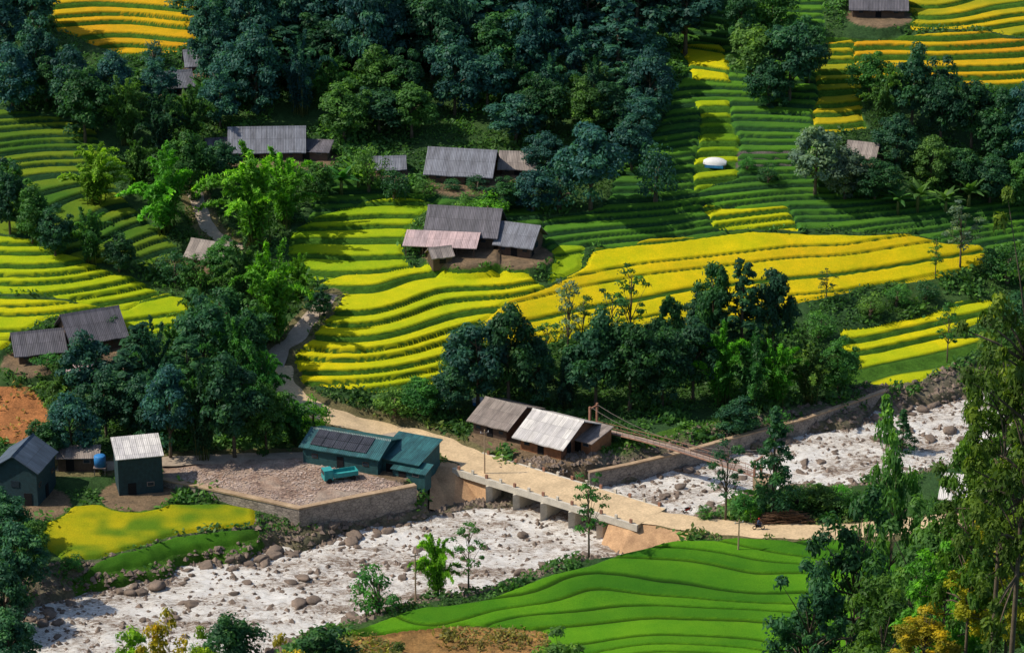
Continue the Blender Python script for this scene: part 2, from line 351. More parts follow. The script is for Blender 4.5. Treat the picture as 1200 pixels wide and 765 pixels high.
YARD=[(190,541),(362,536),(484,570),(351,597),(189,563)]
ym=inpoly(YARD,Uy,Vy)
RIVER=[(1330,425),(1200,448),(1110,468),(1000,494),(900,520),(820,543),(740,559),(690,570),(620,576),(575,592),(490,609),(380,636),(330,646),(250,660),(150,686),(70,704),(0,742),(-60,790),(-60,900),(180,900),(300,777),(340,752),(430,725),(540,698),(640,672),(700,658),(735,648),(792,622),(830,606),(880,590),(960,574),(1110,552),(1200,542),(1330,534)]
Uw,Vw,_=proj(GX,GY,np.zeros(U.shape))
RJ=26*(vn(GX,GY,5,111)-.5)+14*(vn(GX,GY,1.9,112)-.5)
vis_=vis; vis=(Dp>0)&(GX>-118)&(GX<118)&(GY>-100)&(GY<185)
rm=inpoly(RIVER,Uw+RJ,Vw+RJ*.45).astype(float); vis=vis_
def blur(a,n):
    for ax in (0,1):
        m_=n if ax else int(round(n*1.6))
        c=np.zeros_like(a)
        for k in range(-m_,m_+1): c+=np.roll(a,k,ax)
        a=c/(2*m_+1)
    return a
rb=blur(blur(rm,2),2); wr=sstep(.15,.8,rb); wr=np.where(ym,0,wr)
wide=blur(blur(rm,10),10)
shelf=sstep(.0,.42,wide); H=H-np.where(ym,0,2.0)*shelf
H=H+shelf*(1-wr)*(.5*(vn(GX,GY,1.7,113)-.5)+.5*(vn(GX,GY,.9,114)-.5))
w=1-sstep(0.0,2.0,DB); H=H*(1-w)+ZB*w
H[ym]=YZ
H=H*(1-wr)+(-1.4)*wr
Ua,Va,_=proj(GX,GY,np.full(U.shape,2.0))
ca=inpoly([(502,556),(545,552),(600,572),(600,610),(502,610)],Ua,Va)&(roadD>.3)
cb=inpoly([(690,606),(735,616),(805,628),(805,642),(740,660),(690,662)],Ua,Va)&(roadD>.3)
H=np.where(ca|cb,np.minimum(H,-.2+.5*vn(GX,GY,1.2,115)),H)
carve=ca|cb
# ground colours
GC=np.zeros(U.shape+(3,)); GC[:]=(.03,.075,.028)
n1=vn(GX,GY,14,50)[...,None]; GC=GC*(1-n1*.5)+np.array((.075,.13,.028))*n1*.5
tm=Rid>0; GC[tm]=RIS*1.3
dk=(Rid==1)|(Rid==2)|(Rid==3); GC[dk]=RISD*1.3
GC[Rid==NI]=(.03,.09,.010)
def paint(poly,c,var=.3,seed=60,u=None,v=None):
    m=inpoly(poly,u,v); n=vn(GX[m],GY[m],3,seed)[:,None]; GC[m]=np.array(c)*(1-var*n); return m
paint([(400,745),(540,738),(645,742),(645,775),(400,790)],(.38,.21,.08))
SOIL=paint([(-20,448),(40,456),(62,490),(40,522),(-20,524)],(.44,.18,.07))
paint([(700,520),(860,488),(960,478),(1000,465),(860,512),(700,552)],(.07,.16,.02))
paint([(180,300),(215,305),(215,320),(185,318)],(.2,.13,.08))
paint([(600,545),(700,556),(780,595),(830,600),(800,612),(740,600),(560,540)],(.5,.42,.31),u=Uw,v=Vw)
paint([(860,175),(925,178),(925,195),(860,192)],(.16,.14,.13))
gb=sstep(.03,.22,wide)[...,None]*(1-(Rid>0)[...,None]*1.0)
n3=vn(GX,GY,2.2,61)[...,None]*.6+.4*vn(GX,GY,.8,64)[...,None]
GC=GC*(1-gb)+gb*(np.array((.27,.22,.17))*(1-n3)+np.array((.10,.10,.05))*n3)
pm=(DB<.6)&(DB<roadD-.01); GC[pm]=(.2,.14,.09)
GC[roadD<1.3]=(.16,.14,.07)
ny=(.5*vn(GX,GY,1.3,62)+.5*vn(GX,GY,5,65))[...,None]; GC=np.where(ym[...,None],np.array((.50,.40,.34))*(1-ny)+np.array((.26,.16,.12))*ny,GC)
H+=np.where(ym|(roadD<0.5)|~vis|(Rid>0),0,.18*(vn(GX,GY,1.6,63)-.5))
ny_,nx_=U.shape
idx=np.arange(ny_*nx_).reshape(ny_,nx_)
Q=np.stack([idx[:-1,:-1],idx[:-1,1:],idx[1:,1:],idx[1:,:-1]],-1).reshape(-1,4)
me=mesh_q('terrain',np.stack([GX,GY,H],-1).reshape(-1,3),Q,M['ground'],{'Col':GC.reshape(-1,3)},True)
tag(link(bpy.data.objects.new('terrain',me)),kind='structure',label='terraced valley ground',cat='ground')
def Hat(x,y):
    i=int(np.clip(np.searchsorted(XS,x)-1,0,nx_-2)); j=int(np.clip(np.searchsorted(YS,y)-1,0,ny_-2))
    fx=(x-XS[i])/(XS[i+1]-XS[i]); fy=(y-YS[j])/(YS[j+1]-YS[j])
    return float((H[j,i]*(1-fx)+H[j,i+1]*fx)*(1-fy)+(H[j+1,i]*(1-fx)+H[j+1,i+1]*fx)*fy)
def submesh(mask,Z,mat,name,cols=None):
    c=(mask[:-1,:-1]|mask[:-1,1:]|mask[1:,1:]|mask[1:,:-1]); jj,ii=np.nonzero(c)
    q=np.stack([idx[jj,ii],idx[jj,ii+1],idx[jj+1,ii+1],idx[jj+1,ii]],-1)
    u,inv=np.unique(q,return_inverse=True); X=np.stack([GX,GY,Z],-1).reshape(-1,3)[u]
    at={'Col':cols.reshape(-1,3)[u]} if cols is not None else None
    return mesh_q(name,X,inv.reshape(-1,4),mat,at,True)
OKR=(Rid>0)&(DB>.9)&(wr<.02)&~ym&(wide<.3)&~carve
for i in range(1,NI+1):
    m=OKR&(Rid==i)
    if not m.any(): continue
    mm=m.astype(float); s=blur(mm,1); ee=sstep(.5,.98,s)
    cc=np.where(m[...,None],RC,np.stack([blur(RC[...,c]*mm,1)/np.maximum(s,1e-6) for c in range(3)],-1))
    hgt=.42 if i<NI else .34
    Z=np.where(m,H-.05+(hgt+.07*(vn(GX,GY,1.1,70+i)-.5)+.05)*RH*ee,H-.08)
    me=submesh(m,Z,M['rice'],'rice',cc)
    lab=REG[i-1][1] if i<NI else 'deep green rice field with curved dark bunds on the near river bank'
    tag(link(bpy.data.objects.new('rice_crop',me)),lab,'rice field',kind='stuff')
fx_=GX*.863+GY*.506; fy_=-GX*.506+GY*.863
Wz=.4*(vn(fx_*.6,fy_,1.5,80)-.5)+.5*(vn(fx_*.5,fy_,4,81)-.5)+.3*(vn(GX,GY,.8,82)-.5)
me=submesh(rb>.03,Wz,M['water'],'river')
tag(link(bpy.data.objects.new('river',me)),'white rushing river','river',kind='structure')
for (nme,px,w,mt),P in zip(ROADS,RP):
    vs=[]
    for i,p in enumerate(P):
        d=P[min(i+1,len(P)-1)]-P[max(i-1,0)]; n=np.array([-d[1],d[0],0]); n/=np.linalg.norm(n)+1e-9
        ww=w*(1+.08*math.sin(i*.7))
        for k,s in enumerate((-.5,-.25,.25,.5)):
            vs.append((p[0]+n[0]*ww*s,p[1]+n[1]*ww*s,p[2]+(.10 if k in(1,2) else .05)))
    q=[(4*i+k,4*i+k+1,4*i+5+k,4*i+4+k) for i in range(len(P)-1) for k in range(3)]
    me=mesh_q('road',np.array(vs),np.array(q),M[mt],None,True)
    tag(link(bpy.data.objects.new('road' if mt=='road' else 'path',me)),kind='structure')
# ------------------------------------------------------------ foliage prototypes
def leaves(C,Nn,a,b,rg):
    n=len(C); t=rg.normal(size=(n,3)); Nn=Nn/np.linalg.norm(Nn,axis=1,keepdims=True)
    t-=Nn*(t*Nn).sum(1,keepdims=True); t/=np.linalg.norm(t,axis=1,keepdims=True); bb=np.cross(Nn,t)
    sz=rg.uniform(.7,1.3,(n,1)); t=t*a*sz; bb=bb*b*sz
    Vv=np.stack([C+t,C+bb,C-t,C-bb],1).reshape(-1,3); return Vv,np.arange(4*n).reshape(-1,4)
def leaf_mesh(name,C,Nn,a,b,var,rg,mat=None):
    Vv,Qq=leaves(C,Nn,a,b,rg)
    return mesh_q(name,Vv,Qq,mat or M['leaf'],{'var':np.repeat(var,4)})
def clumps_to_leaves(cc,rr,nl,rg,flat=.75,vlo=.05,vhi=.85,up=.14):
    C=[];Nn=[];var=[]
    for c,r in zip(cc,rr):
        n=max(12,int(nl)); d=rg.normal(size=(n,3)); d/=np.linalg.norm(d,axis=1,keepdims=True)
        d[:,2]=np.where(d[:,2]<-.35,-d[:,2],d[:,2]); p=c+d*r*rg.uniform(.4,1.25,(n,1))*np.array([1,1,flat])
        C.append(p); Nn.append(d+rg.normal(size=(n,3))*.45+np.array([0,0,.35])); var.append(np.clip(rg.uniform(vlo,vhi)*.65+rg.random(n)*.32+up*d[:,2],0,1))  # leaves facing up get yellower, lighter tips: sun side put into colour
    return np.concatenate(C),np.concatenate(Nn),np.concatenate(var)
def trunk_mesh(name,H,top,cc,rg,r0=.28,nl=8,mat=None):
    mb=MB(); lean=rg.normal(size=2)*.25
    pts=[(lean[0]*t*t,lean[1]*t*t,-.6+(top+.6)*t) for t in np.linspace(0,1,6)]
    mb.tube(pts,[r0*(1-.75*t) for t in np.linspace(0,1,6)],7)
    if len(cc):
        for k in rg.choice(len(cc),min(nl,len(cc)),replace=False):
            c=cc[k]; z=min(top*.95,max(top*.35,c[2]-abs(rg.normal())*1.5-.8)); s=(lean[0]*(z/top)**2,lean[1]*(z/top)**2,z)
            mid=((s[0]+c[0])/2,(s[1]+c[1])/2,(s[2]+c[2])/2+.25); mb.tube([s,mid,tuple(c)],[r0*.35,r0*.22,r0*.07],5)
    return mb.mesh(name,mat or M['bark'],True)
def proto_broad(seed,H=10,W=8,base=.18,nc=64,nl=115,leaf=.25,cr=(.10,.24),shape=1.0,lob=.16,asp=.55,up=.14,r0=.28,limbs=8):
    rg=np.random.default_rng(seed); cc=[];rr=[]
    ph=rg.uniform(0,6.28,4)
    for _ in range(nc):
        d=rg.normal(size=3); d/=np.linalg.norm(d); az=math.atan2(d[1],d[0])
        k=(.80+lob*math.sin(2*az+ph[0])+lob*.8*math.sin(3*az+ph[1]+2*d[2]))*rg.uniform(.4,1.1)**.5
        z=d[2]; tp=1-.4*max(0,z)*shape
        c=np.array([d[0]*W/2*k*tp,d[1]*W/2*k*tp,H*(base+(1-base)*.5)+z*k*H*(1-base)*.52])
        cc.append(c); rr.append(W/2*rg.uniform(*cr)*1.3)
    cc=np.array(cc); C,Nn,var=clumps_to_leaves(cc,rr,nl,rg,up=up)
    return [('trunk',trunk_mesh('trunk',H,H*.7,cc,rg,r0,limbs)),('crown',leaf_mesh('crown',C,Nn,leaf,leaf*asp,var,rg))]
def proto_column(seed,H=10,W=4,nc=44,nl=90,leaf=.22,tip=.25,base=.12):
    rg=np.random.default_rng(seed); cc=[];rr=[]
    for k in range(nc):
        t=(k+.5)/nc; z=H*(base+(1-base)*t); wdt=W/2*(1-(1-tip)*t**1.4)*(.5+.5*min(1,t*5)); a=k*2.4+rg.normal()*.5
        q=rg.uniform(.35,1.15); cc.append(np.array([math.cos(a)*wdt*q,math.sin(a)*wdt*q,z])); rr.append(max(.32,wdt*rg.uniform(.28,.5)))
    cc=np.array(cc); C,Nn,var=clumps_to_leaves(cc,rr,nl,rg,.6)
    return [('trunk',trunk_mesh('trunk',H,H*.92,cc,rg,.2,10)),('crown',leaf_mesh('crown',C,Nn,leaf,leaf*.5,var,rg))]
def proto_sparse(seed,H=10,W=5,nc=24,nl=42,leaf=.19):
    rg=np.random.default_rng(seed); cc=[];rr=[]
    for k in range(nc):
        t=.35+.65*(k+.5)/nc; a=rg.uniform(0,6.28); q=W/2*rg.uniform(.25,1)*(1-.5*abs(t-.62)/.4)
        cc.append(np.array([math.cos(a)*q,math.sin(a)*q,H*t])); rr.append(rg.uniform(.4,.85))
    cc=np.array(cc); C,Nn,var=clumps_to_leaves(cc,rr,nl,rg,.55)
    return [('trunk',trunk_mesh('trunk',H,H*.93,cc,rg,.15,nc)),('crown',leaf_mesh('crown',C,Nn,leaf,leaf*.5,var,rg))]
def proto_bamboo(seed,H=10,W=9,nc=26,nl=250):
    rg=np.random.default_rng(seed); mb=MB(); C=[];Nn=[];var=[]
    for k in range(nc):
        a=rg.uniform(0,6.28); hh=H*rg.uniform(.5,1.0); out=W/2*rg.uniform(.15,1.1); b=rg.normal(size=2)*.5
        def pt(t): 
            r=out*t**1.8; z=hh*(1.32*t-.52*t**3.0*(.35+out/(W/2)*.85)); return np.array([b[0]+math.cos(a)*r,b[1]+math.sin(a)*r,z])
        mb.tube([tuple(pt(t)) for t in (0,.3,.55,.78,1)],[.07,.065,.055,.04,.02],4)
        v0=rg.uniform(.05,.72)
        t=rg.uniform(.1,1.08,nl)**.8; p=np.array([pt(x) for x in t]); sp_=(.14+.5*np.clip(1.05-t,0,1))[:,None]
        p=p+rg.normal(size=(nl,3))*sp_*np.array([.75,.75,.5]); C.append(p)
        n=rg.normal(size=(nl,3))*.6+np.array([math.cos(a)*.5,math.sin(a)*.5,.6]); Nn.append(n); var.append(np.clip(v0+rg.normal(size=nl)*.14+(t-.7)*.6,0,1))
    C=np.concatenate(C);Nn=np.concatenate(Nn);var=np.concatenate(var)
    return [('trunk',mb.mesh('trunk',M['culm'],True)),('crown',leaf_mesh('crown',C,Nn,.34,.10,var,rg))]
def proto_banana(seed,H=5,n=11):
    rg=np.random.default_rng(seed); mb=MB(); mb.tube([(0,0,-.3),(0,0,1.2),(.05,0,2.2)],[.22,.18,.12],7)
    Vv=[];Qq=[];va=[]
    for k in range(n):
        a=k*2.4+rg.normal()*.2; L=rg.uniform(2.2,3.1); el=rg.uniform(.5,1.35); o=len(Vv); v0=rg.uniform(.2,.8)
        for i in range(7):
            t=i/6; r=L*t*math.cos(el*(1-.3*t)); z=2.1+L*math.sin(el)*t-1.3*t*t*(1.6-el*.8); wd=.36*math.sin(math.pi*min(1,.12+.88*t)**.8)+.03
            for s in (-1,0,1):
                Vv.append((math.cos(a)*r-math.sin(a)*wd*s,math.sin(a)*r+math.cos(a)*wd*s,z-(.14 if s else 0))); va.append(v0)
        for i in range(6):
            for s in (0,1): Qq.append((o+i*3+s,o+i*3+s+1,o+i*3+s+4,o+i*3+s+3))
    return [('trunk',mb.mesh('trunk',M['culm'],True)),('crown',mesh_q('crown',np.array(Vv),np.array(Qq),M['leaf'],{'var':np.array(va)}))]
PR={'broad':[proto_broad(s) for s in (1,2,3,4,5)]+[proto_broad(6,10,8,.1,54,120,.26,(.14,.28),.9,.22)],'dense':[proto_broad(s,10,9,.05,80,105,.25,(.10,.22),.7,.14) for s in (11,12,13,14)],
 'column':[proto_column(s) for s in (21,22,23)],'sparse':[proto_sparse(s) for s in (31,32,33)],'bamboo':[proto_bamboo(s) for s in (41,42,43,44)],
 'banana':[proto_banana(51),proto_banana(52)],'conifer':[proto_column(61,10,4.4,60,80,.19,.1,.06)],
 'shrub':[proto_broad(s,3,4,.0,24,60,.13,(.18,.34),.3) for s in (71,72,73)],
 'big':[proto_broad(s,34,16,.12,115,105,.36,(.06,.15),.4,.26,.42,.26,.40,80) for s in (81,82)],
 'bigbush':[proto_broad(s,20,15,.1,105,115,.34,(.06,.15),.6,.22,.42,.24,.32,50) for s in (91,92)],
 'sprig':[proto_broad(s,20,7,.3,70,70,.30,(.10,.24),.8,.2,.40,.25,.2,30) for s in (95,96)]}
DIM={'broad':(10,8),'dense':(10,9),'column':(10,4.2),'sparse':(10,5),'bamboo':(10,10),'banana':(5,5),'conifer':(10,4.6),'shrub':(3,4),'big':(34,16),'bigbush':(20,15),'sprig':(20,7)}
NAME={'broad':'broadleaf_tree','dense':'bushy_tree','column':'tall_tree','sparse':'slender_tree','bamboo':'bamboo_clump','banana':'banana_plant','conifer':'conifer_tree','shrub':'shrub','big':'leafy_tree','bigbush':'leafy_tree','sprig':'leafy_tree'}
CAT={'bamboo':'bamboo','banana':'banana plant','shrub':'shrub'}
COLR={'blue':(.034,.115,.098),'dark':(.033,.108,.050),'mid':(.062,.172,.036),'bright':(.11,.30,.022),'lime':(.15,.31,.018),'pale':(.12,.19,.13),'gold':(.34,.30,.02),'olive':(.068,.128,.018)}  # blue: haze and cloud shade of the upper forest put into leaf colour
ADJ={'blue':'bluish green','dark':'dark green','mid':'mid green','bright':'bright green','lime':'lime green','pale':'pale green','gold':'yellowing','olive':'olive green'}
def put_tree(kind,col,loc,hm,wm,label,group=None):
    parts=random.choice(PR[kind]); h,w=DIM[kind]
    e=empty(NAME[kind],loc,random.uniform(0,6.28),label,CAT.get(kind,'tree'),group); e.scale=(wm/w,wm/w,hm/h)
    c=np.array(COLR[col])*random.uniform(.8,1.22)
    for n,me in parts:
        o=link(bpy.data.objects.new(n,me),e); o.color=(*c,1)
    return e
def tree_px(u,v,hp,wp,kind,col,label,group=None):
    x,y,z=ray(u,v); s=ppm(x,y,z); z=Hat(x,y)
    return put_tree(kind,col,(x,y,z-.1),hp/s/.95,wp/s,label,group)
def tree_top(u,vtop,y,wm,kind,col,label,group=None):
    d=rdir(u,vtop); t=(y-CY)/d[1]; x=CX+t*d[0]; zt=CZ+t*d[2]; g=Hat(x,y)
    return put_tree(kind,col,(x,y,g-.2),(zt-g)*1.03,wm,label,group)
ORD=['leftmost','second','third','fourth','fifth','sixth','seventh','eighth','ninth','tenth','eleventh','twelfth','thirteenth','fourteenth','fifteenth','sixteenth','seventeenth','eighteenth','nineteenth','twentieth']
KW={'broad':'round tree','dense':'bushy tree','column':'tall tree','sparse':'slender tree','bamboo':'bamboo clump','banana':'banana plant','conifer':'conifer','shrub':'low shrub','big':'tree','bigbush':'leafy tree'}
def cluster(desc,L,group):
    L=sorted(L,key=lambda a:a[0])
    for i,(u,v,hp,wp,k,c) in enumerate(L):
        o='leftmost' if i==0 else (ORD[i]+' from left' if i<20 else 'number %d from left'%(i+1))
        if i==len(L)-1 and i>0: o='rightmost'
        tree_px(u,v,hp,wp,k,c,f'{ADJ[c]} {KW[k]}, {o} {desc}',group)
def row(v,u0,u1,step,hp,wp,kinds,cols,skip=()):
    out=[]; u=u0
    while u<=u1:
        uu=u+random.uniform(-.3,.3)*step
        if not any(a<uu<b for a,b in skip):
            s=random.uniform(.75,1.3); out.append((uu,v+random.uniform(-8,8),hp*s,wp*random.uniform(.8,1.2),random.choice(kinds),random.choice(cols)))
        u+=step
    return out
FK=['broad','dense','bamboo','column','dense','bamboo']; FC=['blue','blue','dark','blue','blue','dark']
g='trees of the upper forest'
cluster('in the back row of the upper forest',row(-12,240,790,44,100,84,FK,FC),g)
cluster('in the upper forest, second row',row(22,238,800,42,95,80,FK,FC),g)
cluster('in the upper forest, third row',row(58,262,800,44,95,78,FK,FC),g)
cluster('in the upper forest, fourth row',row(96,250,795,42,88,74,FK,FC),g)
cluster('in the upper forest, fifth row',row(132,270,790,42,80,70,['dense','broad','dense','bamboo'],FC+['mid']),g)
cluster('at the foot of the upper forest',row(162,415,790,38,60,62,['dense','broad'],['blue','dark','mid'],[(495,600)]),g)
cluster('beside the blue grey farmhouse',[(432,222,46,42,'shrub','mid'),(462,232,36,40,'shrub','dark'),(655,245,50,55,'shrub','blue'),(692,246,102,84,'broad','blue'),(625,248,52,56,'dense','blue'),(590,245,40,48,'dense','dark'),(740,200,70,60,'dense','blue'),(768,235,60,55,'shrub','blue'),(640,205,50,52,'dense','blue'),(500,230,18,34,'shrub','mid'),(530,228,12,26,'shrub','dark'),(560,230,16,36,'shrub','dark'),(574,262,32,52,'shrub','bright'),(550,250,24,36,'shrub','mid')],g)
g='trees at the upper left'
cluster('in the top left corner grove',[(8,40,110,75,'dense','blue'),(40,50,90,60,'broad','blue'),(5,85,90,70,'broad','blue'),(45,100,80,60,'dense','blue'),(15,130,80,65,'dense','blue'),(55,125,55,50,'dense','dark')],g)
cluster('below the golden top left terraces',[(85,135,80,62,'dense','blue'),(100,165,85,66,'broad','dark'),(135,130,70,58,'dense','blue'),(150,170,80,70,'bamboo','mid'),(185,125,55,50,'dense','blue'),(190,180,80,62,'bamboo','dark'),(225,170,75,60,'bamboo','mid'),(180,80,30,36,'shrub','blue'),(258,150,70,60,'dense','blue'),(262,110,70,60,'dense','blue'),(250,70,70,50,'broad','blue'),(245,30,70,50,'broad','blue')],g)
cluster('in the bright upper left stand',[(112,240,80,84,'bamboo','bright'),(160,225,66,64,'bamboo','mid'),(192,272,98,104,'bamboo','bright'),(225,235,80,66,'dense','mid'),(262,215,50,50,'dense','dark'),(300,290,125,122,'bamboo','bright'),(335,265,90,86,'bamboo','bright'),(370,235,45,50,'dense','mid')],g)
cluster('above the left edge terraces',[(12,275,85,58,'dense','dark'),(38,285,70,50,'broad','mid'),(65,298,62,52,'dense','dark'),(108,308,66,62,'bamboo','mid'),(140,318,46,46,'dense','dark'),(8,245,60,50,'dense','mid'),(130,388,36,36,'dense','mid')],g)
cluster('above the dirt path bend',[(262,330,50,55,'dense','mid'),(285,355,75,72,'bamboo','mid'),(318,398,112,106,'bamboo','bright'),(350,350,52,52,'bamboo','bright'),(375,372,36,34,'dense','dark'),(235,340,40,45,'shrub','mid'),(205,330,32,45,'shrub','dark'),(300,412,60,60,'dense','mid')],g)
g='trees of the left grove'
cluster('at the back of the left grove',[(232,405,70,60,'bamboo','mid'),(262,412,80,64,'broad','dark'),(290,440,80,68,'dense','dark'),(205,430,60,56,'bamboo','mid'),(240,450,110,80,'broad','dark'),(275,470,110,80,'bamboo','mid'),(165,450,72,62,'column','dark')],g)
cluster('in the middle of the left grove',[(70,482,62,66,'bamboo','mid'),(108,478,84,68,'broad','blue'),(150,490,80,64,'column','dark'),(185,488,112,74,'bamboo','dark'),(222,495,100,70,'column','dark'),(310,485,80,60,'bamboo','mid')],g)
cluster('at the front of the left grove',[(52,545,55,50,'dense','dark'),(85,535,80,70,'dense','blue'),(125,512,78,64,'broad','dark'),(165,515,78,66,'dense','dark'),(200,535,112,70,'broad','blue'),(238,538,125,74,'bamboo','dark'),(275,536,115,78,'broad','dark'),(312,532,85,68,'dense','mid'),(345,520,58,60,'bamboo','mid'),(368,510,40,44,'shrub','bright'),(100,432,20,44,'shrub','mid'),(55,440,18,40,'shrub','mid')],g)
g='trees of the central belt'
cluster('at the back of the central belt',[(545,445,60,56,'dense','dark'),(640,440,62,50,'sparse','mid'),(665,430,105,44,'sparse','pale'),(682,425,80,36,'sparse','mid'),(715,440,100,52,'sparse','dark'),(738,420,108,50,'sparse','mid'),(765,440,70,50,'dense','dark'),(785,420,78,42,'broad','dark'),(835,420,120,54,'broad','dark'),(868,425,120,56,'column','dark'),(905,420,108,56,'broad','dark'),(820,400,62,46,'broad','dark')],g)
cluster('at the front of the central belt',[(462,482,30,50,'shrub','mid'),(492,486,44,56,'dense','mid'),(528,482,56,56,'dense','dark'),(560,478,108,76,'broad','blue'),(596,476,122,80,'broad','dark'),(628,474,80,60,'dense','dark'),(662,478,66,60,'bamboo','dark'),(698,478,105,76,'broad','dark'),(738,482,108,78,'broad','dark'),(776,480,95,74,'dense','dark'),(812,470,100,70,'broad','dark'),(846,474,100,78,'bamboo','bright'),(880,478,88,78,'bamboo','mid'),(912,476,80,76,'bamboo','bright'),(948,470,80,80,'bamboo','mid'),(982,458,64,54,'dense','mid'),(865,500,44,56,'dense','dark'),(912,492,36,46,'shrub','mid')],g)
g='trees at the upper right'
cluster('in the narrow upper right clump',[(868,60,75,52,'dense','dark'),(905,45,75,60,'dense','mid'),(880,108,85,66,'broad','mid'),(925,118,100,76,'broad','dark'),(948,95,70,50,'dense','dark'),(900,125,60,55,'dense','dark')],g)
cluster('in the upper right grove',[(1018,118,55,50,'broad','mid'),(1035,150,78,60,'bamboo','mid'),(1068,150,88,66,'broad','dark'),(1102,165,95,68,'dense','dark'),(1138,175,80,66,'broad','dark'),(1172,190,85,70,'dense','dark'),(1200,200,100,70,'dense','blue'),(1050,195,60,56,'dense','dark'),(1090,215,55,60,'dense','mid'),(1125,225,50,50,'dense','dark'),(1160,235,60,60,'dense','dark'),(1195,240,60,60,'dense','mid'),(955,228,86,74,'broad','pale'),(990,230,60,60,'dense','pale'),(1025,235,50,56,'dense','dark'),(900,215,22,30,'shrub','dark'),(875,200,16,24,'shrub','mid')],g)
cluster('among the upper groves',[(400,226,48,58,'banana','mid'),(420,220,40,48,'banana','bright'),(240,125,44,50,'banana','mid'),(218,140,40,46,'banana','mid'),(1075,245,46,54,'banana','mid'),(1135,242,48,56,'banana','mid'),(1108,250,40,48,'banana','mid'),(1052,248,38,46,'banana','mid')],'banana plants')
g='slender trees at the right'
cluster('on the right hand slope',[(1096,325,50,24,'sparse','mid'),(1125,315,76,48,'sparse','pale'),(968,352,36,28,'sparse','dark'),(1110,420,70,34,'sparse','mid'),(1058,508,62,34,'conifer','dark'),(1020,372,26,40,'shrub','mid'),(1050,358,24,36,'shrub','mid'),(1085,350,22,36,'shrub','dark'),(1180,330,40,60,'shrub','mid'),(1160,320,30,44,'shrub','dark'),(960,395,30,44,'shrub','mid'),(1190,400,60,60,'dense','dark')],g)
g='trees on the near bank'
tree_px(905,606,132,56,'conifer','dark','tall dark conical tree on the near bank at the end of the footbridge',g)
tree_px(850,612,100,52,'sparse','dark','slender dark tree beside the road, left of the conical tree',g)
tree_px(690,650,102,50,'sparse','mid','thin open tree standing in front of the road bridge',g)
tree_px(512,690,92,58,'bamboo','bright','bright green young tree on the near bank below the bridge',g)
tree_px(549,688,86,44,'sparse','mid','narrow open tree just right of the bright young tree',g)
tree_px(443,716,56,62,'shrub','mid','rounded green bush between the rocks on the near bank',g)
tree_px(272,762,82,76,'broad','dark','dark tree at the bottom edge beside the lower rapids',g)
tree_px(228,764,40,40,'shrub','mid','small green bush left of the bottom edge tree',g)
cluster('along the near bank by the road',[(872,600,24,36,'shrub','mid'),(935,598,30,44,'shrub','mid'),(965,600,34,50,'dense','mid'),(985,594,26,40,'shrub','bright'),(830,610,16,26,'shrub','mid'),(1000,606,30,40,'shrub','mid'),(880,612,16,28,'shrub','bright')],'shrubs on the near bank')
g='trees at the left edge'
cluster('at the lower left river edge',[(6,640,70,70,'dense','dark'),(22,690,95,74,'broad','dark'),(4,720,100,80,'dense','dark'),(38,668,60,50,'dense','mid'),(12,765,90,80,'dense','dark'),(85,662,16,30,'shrub','mid'),(30,770,40,50,'shrub','mid')],g)
tree_top(1222,235,-225,9,'big','olive','tallest leafy foreground tree cut by the right edge')
tree_top(1190,345,-212,9,'big','olive','leafy foreground tree just left of the tallest right edge tree')
tree_top(1150,470,-200,7,'bigbush','olive','lower leafy foreground tree between the river and the right edge')
tree_top(1195,520,-190,10,'bigbush','mid','mid green leafy tree low at the right edge in the foreground')
tree_top(1050,505,-100,10,'bigbush','mid','open leafy tree left of the right foreground trees')
tree_top(1005,605,-112,15,'bigbush','dark','dark leafy tree at the right end of the green paddy')
tree_top(1080,600,-130,14,'bigbush','mid','mid green leafy tree in the right foreground below the road')
tree_top(950,668,-118,12,'bigbush','dark','dark round tree at the lower right corner of the green paddy')
tree_top(1035,685,-160,12,'bigbush','olive','olive leafy tree at the bottom edge near the right corner')
tree_top(1110,645,-190,9,'bigbush','bright','bright leafy tree at the bottom edge in the right corner')
tree_top(1175,625,-200,8,'bigbush','gold','yellowing leafy tree in the bottom right corner')
tree_top(1085,720,-200,7,'bigbush','gold','low yellowing tree top at the bottom edge near the right corner')
tree_top(188,708,-160,5,'sprig','gold','yellow leafed tree top at the bottom edge left of centre')
tree_top(150,738,-150,5,'sprig','lime','green tree top at the bottom left edge')
tree_top(236,732,-155,4.5,'sprig','lime','small yellow green tree top right of the yellow leafed tree top')
tree_top(335,740,-150,5.5,'sprig','gold','low orange yellow tree top at the bottom edge below the rapids')
tree_top(385,732,-120,8,'sprig','dark','dark tree top at the bottom edge beside the brown stubble')
tree_top(660,734,-120,7,'sprig','mid','green tree top at the bottom edge below the green paddy')
tree_top(470,752,-125,6,'sprig','olive','low olive tree top at the bottom edge under the brown stubble')
